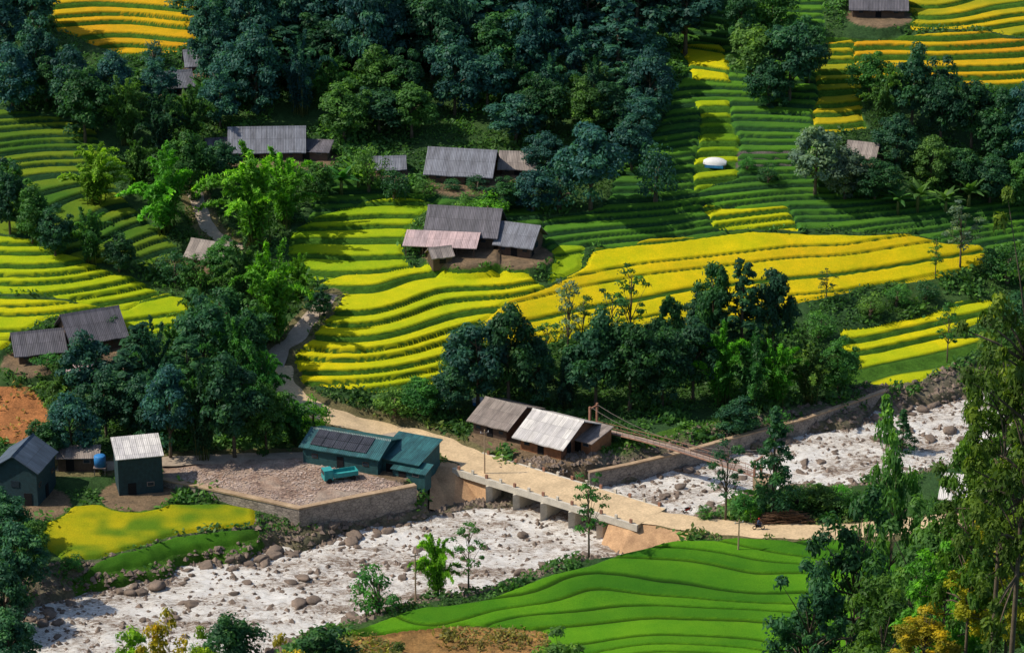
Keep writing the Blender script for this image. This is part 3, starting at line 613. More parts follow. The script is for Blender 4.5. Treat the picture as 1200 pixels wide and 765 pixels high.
# ------------------------------------------------------------ undergrowth
def undergrowth():
    n=90000; x=rng.uniform(-108,108,n); y=rng.uniform(-72,172,n)
    i=np.searchsorted(XS,x)-1; j=np.searchsorted(YS,y)-1
    ok=~OKR[j,i]&(DB[j,i]>.6)&(wr[j,i]<.03)&~ym[j,i]&~carve[j,i]&~SOIL[j,i] if False else ~OKR[j,i]&(DB[j,i]>.6)&(wr[j,i]<.03)&~ym[j,i]&~carve[j,i]
    ok&=(wide[j,i]<.12)|((vn(x,y,3,95)>.62)&(wide[j,i]<.4))
    ok&=(vn(x,y,6,90)>.25)&~(SOILM[j,i]&(rng.random(n)<.9))
    x,y,i,j=x[ok],y[ok],i[ok],j[ok]
    fx=(x-XS[i])/(XS[i+1]-XS[i]); fy=(y-YS[j])/(YS[j+1]-YS[j]); z=H[j,i]*(1-fx)*(1-fy)+H[j,i+1]*fx*(1-fy)+H[j+1,i]*(1-fx)*fy+H[j+1,i+1]*fx*fy
    s=.35+.9*vn(x,y,5,91)**2; k=5
    P=np.repeat(np.stack([x,y,z],1),k,0); S=np.repeat(s,k)[:,None]; m=len(P)
    P=P+rng.normal(size=(m,3))*S*np.array([.6,.6,0]); P[:,2]+=rng.random(m)*S[:,0]*1.3
    gcol=np.array((.05,.13,.026)); c=GC[j,i]*.6+gcol*(.4+1.0*vn(x,y,8,96))[:,None]; c=np.where((wide[j,i]>.1)[:,None],gcol*1.2,c); c=np.repeat(c,k,0)
    nn=rng.normal(size=(m,3))*.7+np.array([0,0,.7]); nn/=np.linalg.norm(nn,axis=1,keepdims=True); t=rng.normal(size=(m,3)); t-=nn*(t*nn).sum(1,keepdims=True); t/=np.linalg.norm(t,axis=1,keepdims=True); b=np.cross(nn,t)
    sz=S*.5+.06; Vv=np.stack([P+t*sz,P+b*sz*.5,P-t*sz,P-b*sz*.5],1).reshape(-1,3)
    me=mesh_q('undergrowth',Vv,np.arange(4*m).reshape(-1,4),M['cover'],{'var':np.repeat(rng.random(m)*.7+.1,4),'Col':np.repeat(c,4,axis=0)})
    tag(link(bpy.data.objects.new('undergrowth',me)),'low green grass and undergrowth covering the slopes and terrace banks','undergrowth',kind='stuff')
SOILM=SOIL
undergrowth()
# ------------------------------------------------------------ rocks
def rock_mesh(seed):
    rg=np.random.default_rng(seed); bm=__import__('bmesh').new(); __import__('bmesh').ops.create_icosphere(bm,subdivisions=3,radius=1)
    pl=[(rg.normal(size=3),rg.uniform(.55,.85)) for _ in range(9)]
    for v in bm.verts:
        p=np.array(v.co)
        for d,h in pl:
            d=d/np.linalg.norm(d); t=p@d
            if t>h: p=p-d*(t-h)*.9
        v.co=Vector(p*np.array([1,.8,.66])*(1+.05*rg.normal()))
    me=bpy.data.meshes.new('boulder'); bm.to_mesh(me); bm.free(); me.materials.append(M['rock'])
    for p in me.polygons: p.use_smooth=True
    return me
ROCK=[rock_mesh(s) for s in range(6)]
nrock=0
def roadAt(x,y):
    i=int(np.clip(np.searchsorted(XS,x),0,nx_-1)); j=int(np.clip(np.searchsorted(YS,y),0,ny_-1)); return roadD[j,i] if not ym[j,i] else -1
def rock(u,v,r,lab,grp,zp=0):
    global nrock
    x,y,z=ray(u,v,zp); zz=max(Hat(x,y),-.2)
    if abs(x)>115: return
    if roadAt(x,y)<r+.3: return
    o=link(bpy.data.objects.new('boulder',random.choice(ROCK))); o.location=(x,y,zz+r*.18); o.scale=(r*random.uniform(.8,1.3),r*random.uniform(.8,1.2),r*random.uniform(.7,1.1)); o.rotation_euler=(random.uniform(-.3,.3),random.uniform(-.3,.3),random.uniform(0,6.3))
    tag(o,lab,'boulder',grp); nrock+=1
def along(line,n,jit,rmin,rmax,lab,grp):
    seg=[math.dist(line[i],line[i+1]) for i in range(len(line)-1)]; T=sum(seg)
    for _ in range(n):
        t=random.uniform(0,T); i=0
        while t>seg[i] and i<len(seg)-1: t-=seg[i]; i+=1
        f=t/seg[i]; u=line[i][0]*(1-f)+line[i+1][0]*f; v=line[i][1]*(1-f)+line[i+1][1]*f
        rock(u+random.gauss(0,jit),v+random.gauss(0,jit*.45),rmin+(rmax-rmin)*random.random()**1.8,lab,grp)
along([(20,742),(70,710),(150,692),(250,664),(330,650),(380,640),(480,616)],84,11,.4,1.5,'brown grey boulder on the far bank of the lower rapids, below the left fields','boulders on the far bank of the lower rapids')
along([(300,770),(340,750),(430,723),(540,695),(640,669),(700,656)],48,9,.35,1.3,'grey boulder on the near bank of the lower rapids, beside the green paddy','boulders on the near bank of the lower rapids')
along([(60,755),(250,705),(400,675),(600,635)],66,18,.35,1.2,'dark wet boulder in the white water of the lower rapids','boulders in the lower rapids')
along([(1120,470),(1000,498),(900,524),(820,546),(740,562)],44,6,.35,1.3,'grey boulder on the far bank of the upper rapids, under the embankment wall','boulders on the far bank of the upper rapids')
along([(830,602),(880,588),(960,570),(1110,548)],26,7,.35,1.3,'grey boulder on the near bank of the upper rapids','boulders on the near bank of the upper rapids')
along([(760,585),(900,553),(1000,528),(1110,505)],52,14,.35,1.4,'brown boulder in the white water of the upper rapids','boulders in the upper rapids')
for (u,v,r,l) in [(368,706,1.4,'large rounded brown boulder alone in the lower rapids'),(352,709,1.5,'large dark boulder midstream in the lower rapids at left'),(372,630,1.3,'large pale boulder at the foot of the yard wall'),(185,687,1.8,'largest grey boulder on the lower left river bank'),(490,661,1.1,'dark boulder in front of the bright young tree at the water edge')]: rock(u,v,r,l,'big single boulders')
def pebbles():
    n=24000; x=rng.uniform(-100,100,n*6); y=rng.uniform(-75,60,n*6); i=np.searchsorted(XS,x); j=np.searchsorted(YS,y)
    ok=(wide[j,i]>.05)&~OKR[j,i]&~ym[j,i]&(roadD[j,i]>.4); ok&=(rng.random(len(x))<np.where(rb[j,i]>.9,.16,np.where(rb[j,i]>.02,1,.6))); x,y,i,j=[a[ok][:n] for a in (x,y,i,j)]; m=len(x); z=np.maximum(H[j,i],Wz[j,i]-.08)
    base=np.array([(1,0,0),(0,1,0),(-1,0,0),(0,-1,0),(.2,.1,.8)],float); s=(.12+.55*rng.random(m)**3)
    a=rng.uniform(0,6.28,m); ca,sa=np.cos(a),np.sin(a)
    B=base[None]*s[:,None,None]*rng.uniform(.7,1.3,(m,5,1)); X=B[...,0]*ca[:,None]-B[...,1]*sa[:,None]+x[:,None]; Y=B[...,0]*sa[:,None]+B[...,1]*ca[:,None]+y[:,None]; Z=B[...,2]+z[:,None]
    Vv=np.stack([X,Y,Z],-1).reshape(-1,3); o=(np.arange(m)*5)[:,None]
    me=bpy.data.meshes.new('gravel'); F=np.concatenate([o+np.array([[0,1,4]]),o+np.array([[1,2,4]]),o+np.array([[2,3,4]]),o+np.array([[3,0,4]])])
    me.from_pydata(Vv.tolist(),[],F.tolist()); me.materials.append(M['rock'])
    tag(link(bpy.data.objects.new('gravel',me)),'loose stones and gravel in the river and along both banks','gravel',kind='stuff')
pebbles()
def rubble():
    mb=MB()
    for _ in range(5200):
        u=random.uniform(190,480); v=random.uniform(538,596); x,y,z=ray(u,v,YZ); i=np.searchsorted(XS,x); j=np.searchsorted(YS,y)
        if not ym[j,i] or roadD[j,i]<.5 or float(vn(x,y,4,120))<.3: continue
        mb.box((x,y,YZ+.02+random.random()*.07),(random.uniform(.12,.5),random.uniform(.06,.18),random.uniform(.04,.12)),random.gauss(.3,.8))
    tag(mb.obj('rubble',M['rubble']),'pale brown broken bricks and timber scraps spread over the walled yard','rubble',kind='stuff')
rubble()
# ------------------------------------------------------------ walls
def wall_line(P,zt,zb,th,mat,name,label,cat='wall'):
    P=[Vector((p[0],p[1])) for p in P]; root=empty(name,(P[0].x,P[0].y,0),0,label,cat); mb=MB(); cp=MB(); o=P[0]
    for k,(m_,off,a,b) in enumerate(((mb,th/2,zb,zt),(cp,th/2+.12,zt+.003,zt+.25))):
        L=[]
        for i,p in enumerate(P):
            d=(P[min(i+1,len(P)-1)]-P[max(i-1,0)]).normalized(); n=Vector((-d.y,d.x))
            L.append((p-o+n*off,p-o-n*off))
        Vv=[]
        for l,r in L: Vv+=[(l.x,l.y,a),(l.x,l.y,b),(r.x,r.y,b),(r.x,r.y,a)]
        F=[]
        for i in range(len(L)-1):
            for q in range(4): F.append((4*i+q,4*i+(q+1)%4,4*i+4+(q+1)%4,4*i+4+q))
        F.append((0,1,2,3)); e=4*(len(L)-1); F.append((e+3,e+2,e+1,e)); m_.add(Vv,F)
    mb.obj('wall_body',mat,root); cp.obj('coping',M['concrete'],root)
    return root
wall_line([ray(*p,YZ)[:2] for p in [(187,563),(270,580),(351,598),(420,584),(487,571)]],YZ+.3,-.8,.8,M['stone'],'retaining_wall','long grey masonry retaining wall around the rubble yard beside the river')
wall_line([ray(u,v,2.9)[:2] for u,v in [(690,552),(740,542),(800,528),(860,511),(940,490),(1010,466),(1040,455)]],2.6,-.8,.6,M['stone'],'embankment_wall','low grey embankment wall on the far bank under the footbridge')
# ------------------------------------------------------------ road bridge
A=Vector(ray(548,540,3.6)); B=Vector(ray(764,606,3.6)); ang=math.atan2(B.y-A.y,B.x-A.x); LB=(B-A).length
br=empty('road_bridge',(A.x,A.y,0),ang,'beige concrete road bridge on low piers across the white rapids','bridge')
HW=3.5
def loc_(p): 
    q=Matrix.Rotation(-ang,3,'Z')@(Vector(p)-Vector((A.x,A.y,0))); return (q.x,q.y,q.z)
MB().box((LB/2,0,3.40),(LB,HW*2,.62)).obj('deck',M['road'],br)
for s in (-1,1):
    MB().box((LB/2,s*(HW+.20),3.22),(LB,.38,1.05)).obj('edge_beam',M['concrete_w'],br)
    for k in range(13):
        x=1.2+k*(LB-2.4)/12; MB().box((x,s*(HW+.20),4.05),(.4,.28,.6)).obj('guard_post',M['concrete_w'] if k%2 else M['redsteel'],br)
for k in range(5):
    x=LB*(.20+.15*k); prof=MB()
    a_=HW-.1; pts=[(-.5,-a_),(0,-a_-1.0),(.5,-a_),(.5,a_),(0,a_+1.0),(-.5,a_)]
    n=len(pts); V0=[(x+a,b,-1.4) for a,b in pts]+[(x+a,b,2.68) for a,b in pts]
    prof.add(V0,[tuple(range(n))[::-1],tuple(range(n,2*n))]+[(i,(i+1)%n,n+(i+1)%n,n+i) for i in range(n)]).obj('pier',M['concrete_w'],br)
def slab(top,bot,back):
    n=len(top); T=[loc_(p) for p in top]; Bt=[loc_(p) for p in bot]; K=[loc_(p) for p in back]
    Vv=T+Bt+K+[(k[0],k[1],-1.4) for k in K]; F=[]
    for i in range(n-1): F+=[(i,n+i,n+i+1,i+1),(i+1,2*n+i+1,2*n+i,i),(n+i,3*n+i,3*n+i+1,n+i+1)]
    F+=[(0,2*n,3*n,n),(n-1,2*n-1,4*n-1,3*n-1)]
    return MB().add(Vv,F).obj('abutment',M['abut'],br)
slab([ray(505,545,3.55),ray(535,548,3.55),ray(563,556,3.5),ray(578,562,3.3)],[ray(503,596,.6),ray(530,602,-.8),ray(568,598,-1.3),ray(590,587,-1.35)],[ray(515,535,3.5),ray(540,538,3.5),ray(572,548,3.45),ray(590,556,3.2)])
slab([ray(716,606,3.2),ray(742,612,3.45),ray(775,618,3.5),ray(806,622,3.5)],[ray(700,650,-1.2),ray(722,662,-1.2),ray(772,652,.2),ray(812,637,2.6)],[ray(722,598,3.2),ray(750,604,3.4),ray(780,611,3.5),ray(808,616,3.5)])
# footbridge
A2=Vector(ray(697,501,4.6)); B2=Vector(ray(886,556,4.4)); ang2=math.atan2(B2.y-A2.y,B2.x-A2.x); L2=(B2-A2).length
fb=empty('suspension_footbridge',(A2.x,A2.y,0),ang2,'narrow suspension footbridge with reddish railings over the upper rapids','bridge')
def dz(t): return 4.6+(-.2)*t+.5*math.sin(math.pi*t)
mb=MB(); n=40
for k in range(n-1): 
    x0=k/n*L2; x1=(k+1)/n*L2; a=dz(k/n); b=dz((k+1)/n); y=.55
    mb.add([(x0,-y,a-.1),(x0,y,a-.1),(x0,y,a),(x0,-y,a),(x1,-y,b-.1),(x1,y,b-.1),(x1,y,b),(x1,-y,b)],[(3,2,6,7),(0,4,5,1),(0,3,7,4),(1,5,6,2)])
mb.obj('plank_deck',M['plank'],fb)
pm_=MB().tube([(0,0,0),(0,0,.9)],[.03,.03],4).mesh('railing_post',M['redsteel'])
for s in (-.62,.62):
    MB().tube([(t*L2,s,dz(t)+.9) for t in np.linspace(0,1,20)],[.05]*20,5).obj('handrail',M['redsteel'],fb)
    MB().tube([(t*L2,s,dz(t)-.12) for t in np.linspace(0,1,20)],[.09]*20,5).obj('girder',M['redsteel'],fb)
    for k in range(27):
        t=k/26; o=link(bpy.data.objects.new('railing_post',pm_),fb); o.location=(t*L2,s,dz(t))
    MB().tube([(t*L2,s*1.25,5.8+2.4*(2*t-1)**2) for t in np.linspace(0,1,24)],[.035]*24,5).obj('cable',M['steel'],fb)
    for x in (-.3,L2+.3):
        hh=6.0 if x<0 else 4.8
        MB().box((x,s*1.6,2.4+hh/2),(.3,.3,hh)).obj('tower_post',M['redsteel'],fb)
for x,z in ((-.3,8.0),(L2+.3,7.0)): MB().box((x,0,z),(.22,1.7,.22)).obj('tower_beam',M['redsteel'],fb)
MB().box((-1.2,0,2.4),(2.4,3.2,4.2)).obj('anchor_block',M['concrete'],fb)
MB().box((L2+1.6,0,2.4),(2.4,3.0,4.0)).obj('anchor_block',M['concrete'],fb)
# ------------------------------------------------------------ houses
def gable(P,rz,L,D,wh,rh,roof,wall,label,name='farmhouse',cat='house',oh=.8,doors=1,wins=2,gwin=False,sink=1.2,group=None):
    e=empty(name,P,rz,label,cat,group)
    MB().ext([(-D/2,-sink),(D/2,-sink),(D/2,wh),(0,wh+rh),(-D/2,wh)],-L/2,L/2).obj('wall',M[wall],e)
    sl=rh/(D/2); y=D/2+oh; zb=wh-oh*sl+.06; t=.16
    n=8; xs=np.linspace(-L/2-oh,L/2+oh,n+1); Vv=[]
    for i,x in enumerate(xs):
        w_=.05*math.sin(i*2.1+L)+.03*math.sin(i*5.3+D); sg=-.12*math.sin(math.pi*i/n)
        Vv+=[(x,-y,zb+w_),(x,0,wh+rh+.06+max(sg,-.05)*.5+.03),(x,y,zb-w_*.5),(x,y,zb+t),(x,0,wh+rh+.22),(x,-y,zb+t+w_)]
    F=[]
    for i in range(n):
        for q in range(6): F.append((6*i+q,6*i+(q+1)%6,6*i+6+(q+1)%6,6*i+6+q))
    F+=[(5,4,3,2,1,0),tuple(6*n+q for q in range(6))]
    rf=MB().add(Vv,F).obj('roof',M[roof],e)
    MB().ext([(-.3,wh+rh+.14-.3*sl*.6),(.3,wh+rh+.14-.3*sl*.6),(.0,wh+rh+.38)],-L/2-oh-.05,L/2+oh+.05).obj('ridge_cap',M[roof],rf)
    for k in range(doors):
        x=(k-(doors-1)/2)*L*.3; MB().box((x,-D/2-.03,min(2.0,wh*.85)/2),(1.1,.1,min(2.0,wh*.85))).obj('door',M['dark'],e)
    for k in range(wins):
        x=(-L*.34,L*.34,0,-L*.18)[k]; f=MB().box((x,-D/2-.03,wh*.55),(1.0,.08,.7)).obj('window',M['wood'],e); MB().box((x,-D/2-.08,wh*.55),(.8,.04,.5)).obj('pane',M['glass'],f)
    if gwin:
        s=gwin
        MB().box((s*(L/2+.03),0,wh*.6),(.08,1.3,1.0)).obj('window',M['glass'],e)
        MB().box((s*(L/2+.03),-D*.28,1.0),(.08,1.2,2.0)).obj('door',M['dark'],e)
    return e
def shed(P,rz,L,D,hf,hb,roof,wall,label,name='shed',cat='shed',oh=.4,sink=1.2,wins=1,open_front=False):
    e=empty(name,P,rz,label,cat)
    if open_front:
        for x in np.linspace(-L/2+.15,L/2-.15,5): MB().box((x,-D/2+.1,hf/2-.3),(.16,.16,hf+.6)).obj('post',M['wood'],e)
        MB().box((0,D/2-.1,hb/2-.3),(L,.12,hb+.5)).obj('wall',M[wall],e)
    else: MB().ext([(-D/2,-sink),(D/2,-sink),(D/2,hb),(-D/2,hf)],-L/2,L/2).obj('wall',M[wall],e)
    sl=(hb-hf)/D; a=-D/2-oh; b=D/2+oh; za=hf-oh*sl+.04; zb=hb+oh*sl+.04
    MB().ext([(a,za),(b,zb),(b,zb+.12),(a,za+.12)],-L/2-oh,L/2+oh).obj('roof',M[roof],e)
    if not open_front:
        MB().box((-L*.2,-D/2-.03,.95),(1.2,.08,1.9)).obj('door',M['dark'],e)
        for k in range(wins):
            f=MB().box((L*.22,-D/2-.03,1.5+k*2.4),(1.1,.08,.7)).obj('window',M['steel'],e); MB().box((L*.22,-D/2-.08,1.5+k*2.4),(.9,.04,.5)).obj('pane',M['glass'],f)
    return e
def hp(k,dy=0,dx=0):
    x,y,z=HP[k]; return (x+dx,y+dy,z)
gable(hp('H1',3),R(3),12.5,7.2,1.9,2.9,'roof_grey','wood','long farmhouse with a weathered grey roof below the upper forest at left',doors=2)
shed(hp('H1b',2),R(-8),5.5,4,1.6,2.4,'roof_dark','wood','small dark lean-to at the right end of the long grey farmhouse')
shed((HP['H1'][0]-8.6,HP['H1'][1]+2,HP['H1'][2]),R(10),4,4,1.5,2.4,'roof_dark','wood','small dark lean-to at the left end of the long grey farmhouse')
gable(hp('H2',3),R(-10),11,7.6,2.1,3.0,'roof_grey','wood','dark timber farmhouse with a blue grey tiled roof in front of the upper forest',doors=2)
gable(hp('H3',1.8),R(-6),5.5,5,1.6,1.8,'roof_brown','wood','smaller brownish roofed hut right of the blue grey farmhouse')
gable(hp('H4',5),R(-10),11.5,8.2,2.6,3.1,'roof_dark','wood','large dark roofed farmhouse standing at the top of the central yellow terraces',doors=2)
shed((HP['H4'][0]-4.0,HP['H4'][1]-1.6,HP['H4'][2]),R(-7),12.0,4.6,1.8,2.7,'roof_pink','wood','long low shed with a faded pink roof in front of the large dark roofed farmhouse',open_front=True)
gable((HP['H4'][0]-4.2,HP['H4'][1]-5.8,Hat(HP['H4'][0]-4.2,HP['H4'][1]-5.8)),R(20),3.4,3.0,1.2,1.0,'roof_brown','wood','little brown hut below the pink roofed shed',name='hut',cat='hut',oh=.4,wins=0)
gable(hp('H4b',3),R(-20),5.8,6.6,2.3,2.3,'roof_grey','wood','grey roofed house at the right end of the pink roofed farmstead',gwin=1)
gable(hp('H5',4),R(26),8.4,8,2.3,3.1,'roof_dark','wood','dark roofed timber house at the left edge above the grove')
gable(hp('H5b',3),R(16),7,6.2,1.9,2.1,'roof_dark','wood','lower dark roofed house left of the timber house at the left edge')
gable(hp('H7',3.5,.6),R(-33),7.4,10.2,2.4,2.2,'roof_white','wood_or','orange timber house with a pale corrugated roof beside the bridge',gwin=1,doors=1,wins=1,oh=1.0)
gable(hp('H7a',4.6,.4),R(-33),6.2,9.3,2.3,1.8,'roof_brown','wood','grey brown roofed timber building left of the pale roofed house',oh=.8)
shed((HP['H7'][0]+5.8,HP['H7'][1]+2.6,HP['H7'][2]),R(-33),3.5,6.0,1.8,2.4,'roof_brown','wood_or','small rusty lean-to right of the pale roofed house',oh=.3)
e=gable(hp('H8',4.6,-1.8),R(-22),12.5,8,2.7,1.3,'roof_teal','wall_teal','dark teal metal shed with black panels on its roof beside the rubble yard',name='metal_shed',cat='shed',doors=1,wins=2,oh=.5)
sl=1.3/4; mb=MB()
z=lambda yy:2.7+1.3-abs(yy)*sl+.06+.16+.12
for i in range(5):
    for j in range(2):
        x0=-5.2+i*1.9; y0=-3.7+j*1.75
        pts=[(x0,y0),(x0+1.8,y0),(x0+1.8,y0+1.65),(x0,y0+1.65)]
        V0=[(a,b,z(b)) for a,b in pts]+[(a,b,z(b)+.06) for a,b in pts]; mb.add(V0,[(3,2,1,0),(4,5,6,7)]+[(k,(k+1)%4,4+(k+1)%4,4+k) for k in range(4)])
mb.obj('roof_panel',M['solar'],e)
Pb=ray(478,562,4.2)
shed((Pb[0],Pb[1]+5,4.0),R(-25),6.8,7.5,2.6,3.6,'roof_teal','wall_teal','right hand teal metal shed next to the road, lower than the one with panels',name='metal_shed')
shed((Pb[0]+.6,Pb[1]+.7,3.9),R(-25),5.4,2.2,1.8,2.3,'roof_teal','wall_teal','small teal lean-to at the corner of the rubble yard wall',name='metal_shed',oh=.3)
shed(hp('H9',3.2),R(14),6.6,5.6,5.9,6.9,'roof_white','wall_dteal','tall box shaped dark teal metal building with a white sheet roof',name='metal_building',cat='building',oh=.3,wins=1)
gable(hp('H10',4,-.6),R(78),7.6,6.8,5.6,2.2,'roof_blue','wall_dteal','dark teal two storey house with a blue grey gable roof at the left edge',name='metal_building',cat='building',doors=1,wins=2,gwin=-1,oh=.5)
gable(hp('T1',3),R(-3),10,7,2.1,3,'roof_dark','wood','dark roofed house cut by the top edge at right')
gable(hp('S1',1),R(20),5.5,4,1.7,1.8,'roof_grey','wood','small grey hut in the trees below the golden top left terraces',name='hut',cat='hut',wins=0)
gable(hp('S2',1),R(12),6,4,1.7,1.8,'roof_grey','wood','small grey roof under the top left forest edge',name='hut',cat='hut',wins=0)
gable(hp('S3',1),R(-25),6,4.5,1.5,1.8,'roof_brown','wood','brown roofed hut in the scrub beside the hill path',name='hut',cat='hut',wins=0)
gable(hp('S4',1),R(5),4.5,3,1.4,1.2,'roof_grey','wood','tiny grey hut left of the blue grey farmhouse',name='hut',cat='hut',wins=0)
gable(hp('S5',1),R(-20),4.4,3.6,1.4,1.5,'roof_brown','wood','small brown hut at the left end of the upper right grove',name='hut',cat='hut',wins=0)
gable(hp('S6',2),R(-15),8,6,3,2,'roof_white','wood','pale roofed house half hidden behind the right foreground trees')
Pq=ray(95,450); shed((Pq[0],Pq[1],Hat(Pq[0],Pq[1])+.3),R(10),4.5,3,1.6,2.1,'roof_pink','wood','little pink roofed shed below the dark roofed house at left',oh=.3)
Pq=ray(92,552); shed((Pq[0],Pq[1]+1,Hat(Pq[0],Pq[1]+1)+.2),R(3),6.0,3,2,2.6,'roof_brown','wood','low brown roofed lean-to between the two teal buildings at left',oh=.3)
# ------------------------------------------------------------ small things
def cyl(name,mat,r,h,parent,loc=(0,0,0),n=16):
    o=MB().tube([(0,0,0),(0,0,h),(0,0,h+.12*r),(0,0,h+.3*r)],[r,r,r*.85,r*.25],n).obj(name,mat,parent,True); o.location=loc; return o
Pq=ray(118,556); t=empty('water_tank',(Pq[0],Pq[1],Hat(Pq[0],Pq[1])),0,'blue water tank on a stand between the teal buildings','tank')
cyl('tank_body',M['blue'],.9,1.6,t,(0,0,1.2)); MB().box((0,0,1.12),(1.9,1.9,.14)).obj('platform',M['steel'],t)
for a in (-.8,.8):
    for b in (-.8,.8): MB().box((a,b,.5),(.12,.12,1.1)).obj('leg',M['steel'],t)
def tent(u,v,w,label,m1,m2):
    x,y,z=ray(u,v); z=Hat(x,y); e=empty('tarpaulin_shelter',(x,y,z),R(-12),label,'shelter')
    n=9; V0=[]
    for q in range(7):
        f=q/6*2-1; sc_=math.sqrt(max(0,1-(abs(f)**2.2)*.75))
        for k in range(n): a=math.pi*k/(n-1); V0.append((f*w/2,-math.cos(a)*w*.32*sc_,.5+math.sin(a)*w*.27*sc_))
    MB().add(V0,[(q*n+k,q*n+k+1,(q+1)*n+k+1,(q+1)*n+k) for q in range(6) for k in range(n-1)]).obj('canopy',m1,e,True)
    MB().box((0,-w*.33,.3),(w*.8,.05,.5)).obj('side_panel',m2,e)
    for a in (-1,1):
        for b in (-1,1): MB().box((a*w*.45,b*w*.18,.3),(.08,.08,1.0)).obj('pole',M['steel'],e)
tent(838,192,4.2,'white and blue tarpaulin shelter on the upper right terraces',M['white'],M['blue'])
tent(563,474,2.6,'small blue and white tarpaulin shelter in front of the central tree belt',M['white'],M['blue'])
Pq=ray(398,562,YZ); tr=empty('truck',(Pq[0],Pq[1],YZ),R(200),'small turquoise flatbed truck parked in front of the shed with roof panels','truck')
c=MB().ext([(-.9,.5),(.9,.5),(.9,1.5),(.8,2.1),(-.8,2.1),(-.9,1.5)],1.2,2.6).obj('cab',M['turq'],tr); MB().box((2.62,0,1.65),(.06,1.4,.55)).obj('windscreen',M['glass'],c)
b=MB(); b.box((-.8,0,.85),(3.8,1.9,.15)); b.box((-.8,.92,1.2),(3.8,.08,.55)); b.box((-.8,-.92,1.2),(3.8,.08,.55)); b.box((-2.68,0,1.2),(.08,1.76,.55)); b.obj('cargo_bed',M['turq'],tr)
for x in (1.8,-1.9):
    for s in (-.85,.85): MB().tube([(x,s-.12,.42),(x,s+.12,.42)],[.42,.42],14).obj('wheel',M['rubber'],tr)
def pole(u,v,h,label):
    x,y,z=ray(u,v); z=Hat(x,y); e=empty('utility_pole',(x,y,z),R(20),label,'pole','utility poles')
    MB().tube([(0,0,-.5),(0,0,h)],[.14,.09],8).obj('shaft',M['concrete'],e); MB().box((0,0,h-.5),(1.4,.1,.1)).obj('crossarm',M['steel'],e)
    for s in (-.6,0,.6): MB().tube([(s,0,h-.44),(s,0,h-.2)],[.06,.04],6).obj('insulator',M['white'],e)
pole(568,558,11,'utility pole at the left end of the road bridge'); pole(487,696,8,'thin utility pole on the near bank left of the bright young tree'); pole(660,560,6,'short utility pole beyond the middle of the road bridge'); pole(865,650,5,'thin pole standing at the top edge of the green paddy')
Pq=ray(918,614); mb=MB()
for _ in range(300):
    a=random.uniform(-3.6,3.6); hh=1.9*(1-(a/4)**2)*random.random(); b=random.uniform(-1.4,1.4)*(1-hh/2.6); d=random.uniform(-.5,.5); l=random.uniform(.6,1.3)
    mb.tube([(a-l*math.cos(d),b-l*math.sin(d)*.6,hh),(a+l*math.cos(d),b+l*math.sin(d)*.6,hh+random.uniform(-.2,.25))],[.07,.05],4)
o=mb.obj('firewood_pile',M['straw'],loc=(Pq[0],Pq[1],Hat(Pq[0],Pq[1])+.1),rz=R(4)); tag(o,'brown heap of brushwood beside the road under the conical tree','firewood')
def bike(u,v,rz,label,body):
    x,y,z=ray(u,v,3.7); e=empty('motorbike',(x,y,3.71),rz,label,'motorbike','motorbikes on the road')
    for s in (-.62,.62):
        V0=[];F=[];n=18
        for k in range(n):
            a=2*math.pi*k/n
            for (rr,yy) in ((.30,-.05),(.30,.05),(.2,.04),(.2,-.04)): V0.append((s+math.cos(a)*rr,yy,.3+math.sin(a)*rr))
        for k in range(n):
            for q in range(4): F.append((4*k+q,4*((k+1)%n)+q,4*((k+1)%n)+(q+1)%4,4*k+(q+1)%4))
        MB().add(V0,F).obj('wheel',M['rubber'],e,True)
    MB().ext([(-.12,.35),(.12,.35),(.14,.62),(.08,.72),(-.08,.72),(-.14,.62)],-.45,.35).obj('body',body,e)
    MB().ext([(-.14,.72),(.14,.72),(.12,.82),(-.12,.82)],-.6,.15).obj('seat',M['rubber'],e)
    MB().tube([(.62,0,.3),(.42,0,.95)],[.05,.05],6).obj('fork',M['steel'],e); MB().tube([(.42,-.33,1.0),(.42,.33,1.0)],[.03,.03],6).obj('handlebar',M['steel'],e)
    return (x,y)
bx,by=bike(889,620,R(8),'dark motorbike on the road left of the brushwood heap, carrying a rider',M['dark']); bike(806,600,R(40),'red motorbike parked at the right end of the road bridge',M['red'])
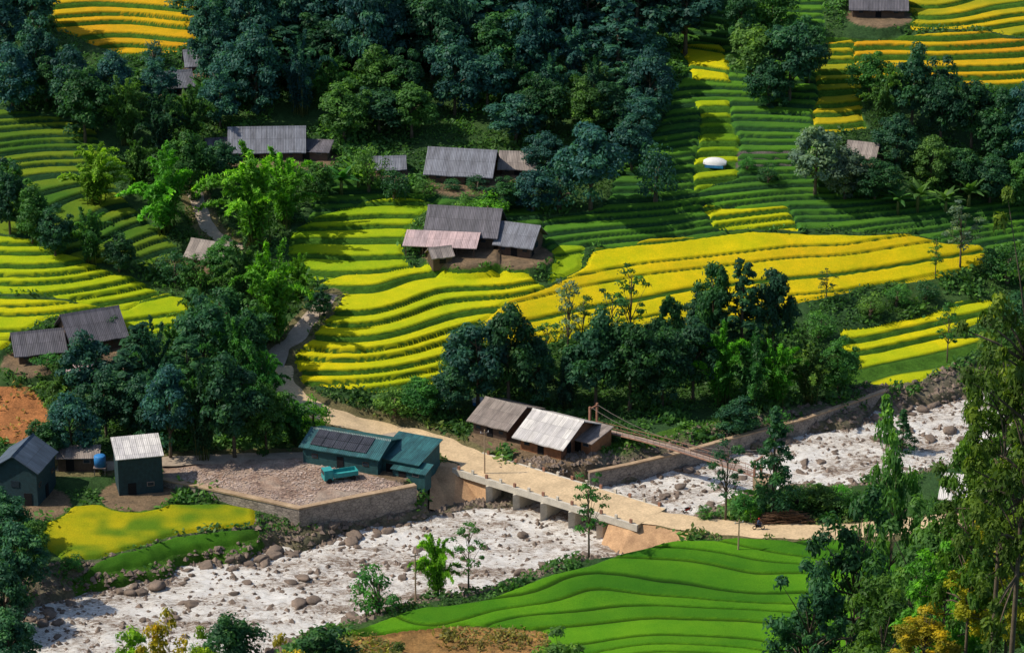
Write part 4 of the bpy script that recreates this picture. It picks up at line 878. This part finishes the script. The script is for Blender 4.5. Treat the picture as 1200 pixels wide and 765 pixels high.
# rider: one continuous skinned body
J=[((-.18,0,.92),.15),((-.14,0,1.15),.14),((-.06,0,1.38),.16),((-.02,0,1.52),.06),((.0,0,1.60),.085),((.02,0,1.70),.10),((.01,0,1.78),.07),
 ((-.04,.19,1.42),.06),((.10,.25,1.18),.045),((.36,.27,1.05),.035),((.43,.27,1.04),.04),
 ((-.04,-.19,1.42),.06),((.10,-.25,1.18),.045),((.36,-.27,1.05),.035),((.43,-.27,1.04),.04),
 ((-.12,.12,.88),.10),((.22,.20,.82),.075),((.10,.20,.42),.05),((.22,.20,.36),.04),
 ((-.12,-.12,.88),.10),((.22,-.20,.82),.075),((.10,-.20,.42),.05),((.22,-.20,.36),.04)]
E=[(0,1),(1,2),(2,3),(3,4),(4,5),(5,6),(2,7),(7,8),(8,9),(9,10),(2,11),(11,12),(12,13),(13,14),(0,15),(15,16),(16,17),(17,18),(0,19),(19,20),(20,21),(21,22)]
pm2=bpy.data.meshes.new('person'); pm2.from_pydata([j[0] for j in J],E,[]); pm2.materials.append(M['cloth'])
po=link(bpy.data.objects.new('person',pm2)); po.location=(bx,by,3.71); po.rotation_euler=(0,0,R(8))
md=po.modifiers.new('skin','SKIN'); 
for i,j in enumerate(J): pm2.skin_vertices[0].data[i].radius=(j[1],j[1]); pm2.skin_vertices[0].data[i].use_root=(i==0)
po.modifiers.new('sub','SUBSURF').render_levels=1
tag(po,'person in dark blue clothes riding the dark motorbike on the near road','person')
hd=MB().tube([(.02,0,1.62),(.02,0,1.70),(.02,0,1.78),(.02,0,1.84)],[.125,.135,.11,.04],12).obj('helmet',M['red'],po,True)
# ------------------------------------------------------------ light, world, camera
ds=Vector((-.66,-.04,.75)).normalized()
sl_=bpy.data.lights.new('sun','SUN'); sl_.energy=4.8; sl_.angle=R(.6); sl_.color=(1,.92,.78); so=link(bpy.data.objects.new('sun',sl_)); so.rotation_euler=ds.to_track_quat('Z','Y').to_euler()
w=bpy.data.worlds.new('World'); sc.world=w; w.use_nodes=True; nt=w.node_tree; bg=nt.nodes['Background']; sk=nt.nodes.new('ShaderNodeTexSky'); sk.sky_type='NISHITA'; sk.sun_disc=False
sk.sun_elevation=math.asin(ds.z); sk.sun_rotation=math.atan2(ds.x,ds.y); nt.links.new(sk.outputs[0],bg.inputs[0]); bg.inputs[1].default_value=.15
cam=bpy.data.cameras.new('camera'); cam.sensor_width=36; cam.lens=18/math.tan(R(10)); cam.clip_end=20000; cam.clip_start=1
co=link(bpy.data.objects.new('camera',cam)); co.location=(CX,CY,CZ); co.rotation_euler=(math.pi/2-PITCH,0,0); sc.camera=co
sc.view_settings.view_transform='Standard'; sc.view_settings.look='None'; sc.view_settings.exposure=0
print('objects',len(bpy.data.objects),'rocks',nrock)
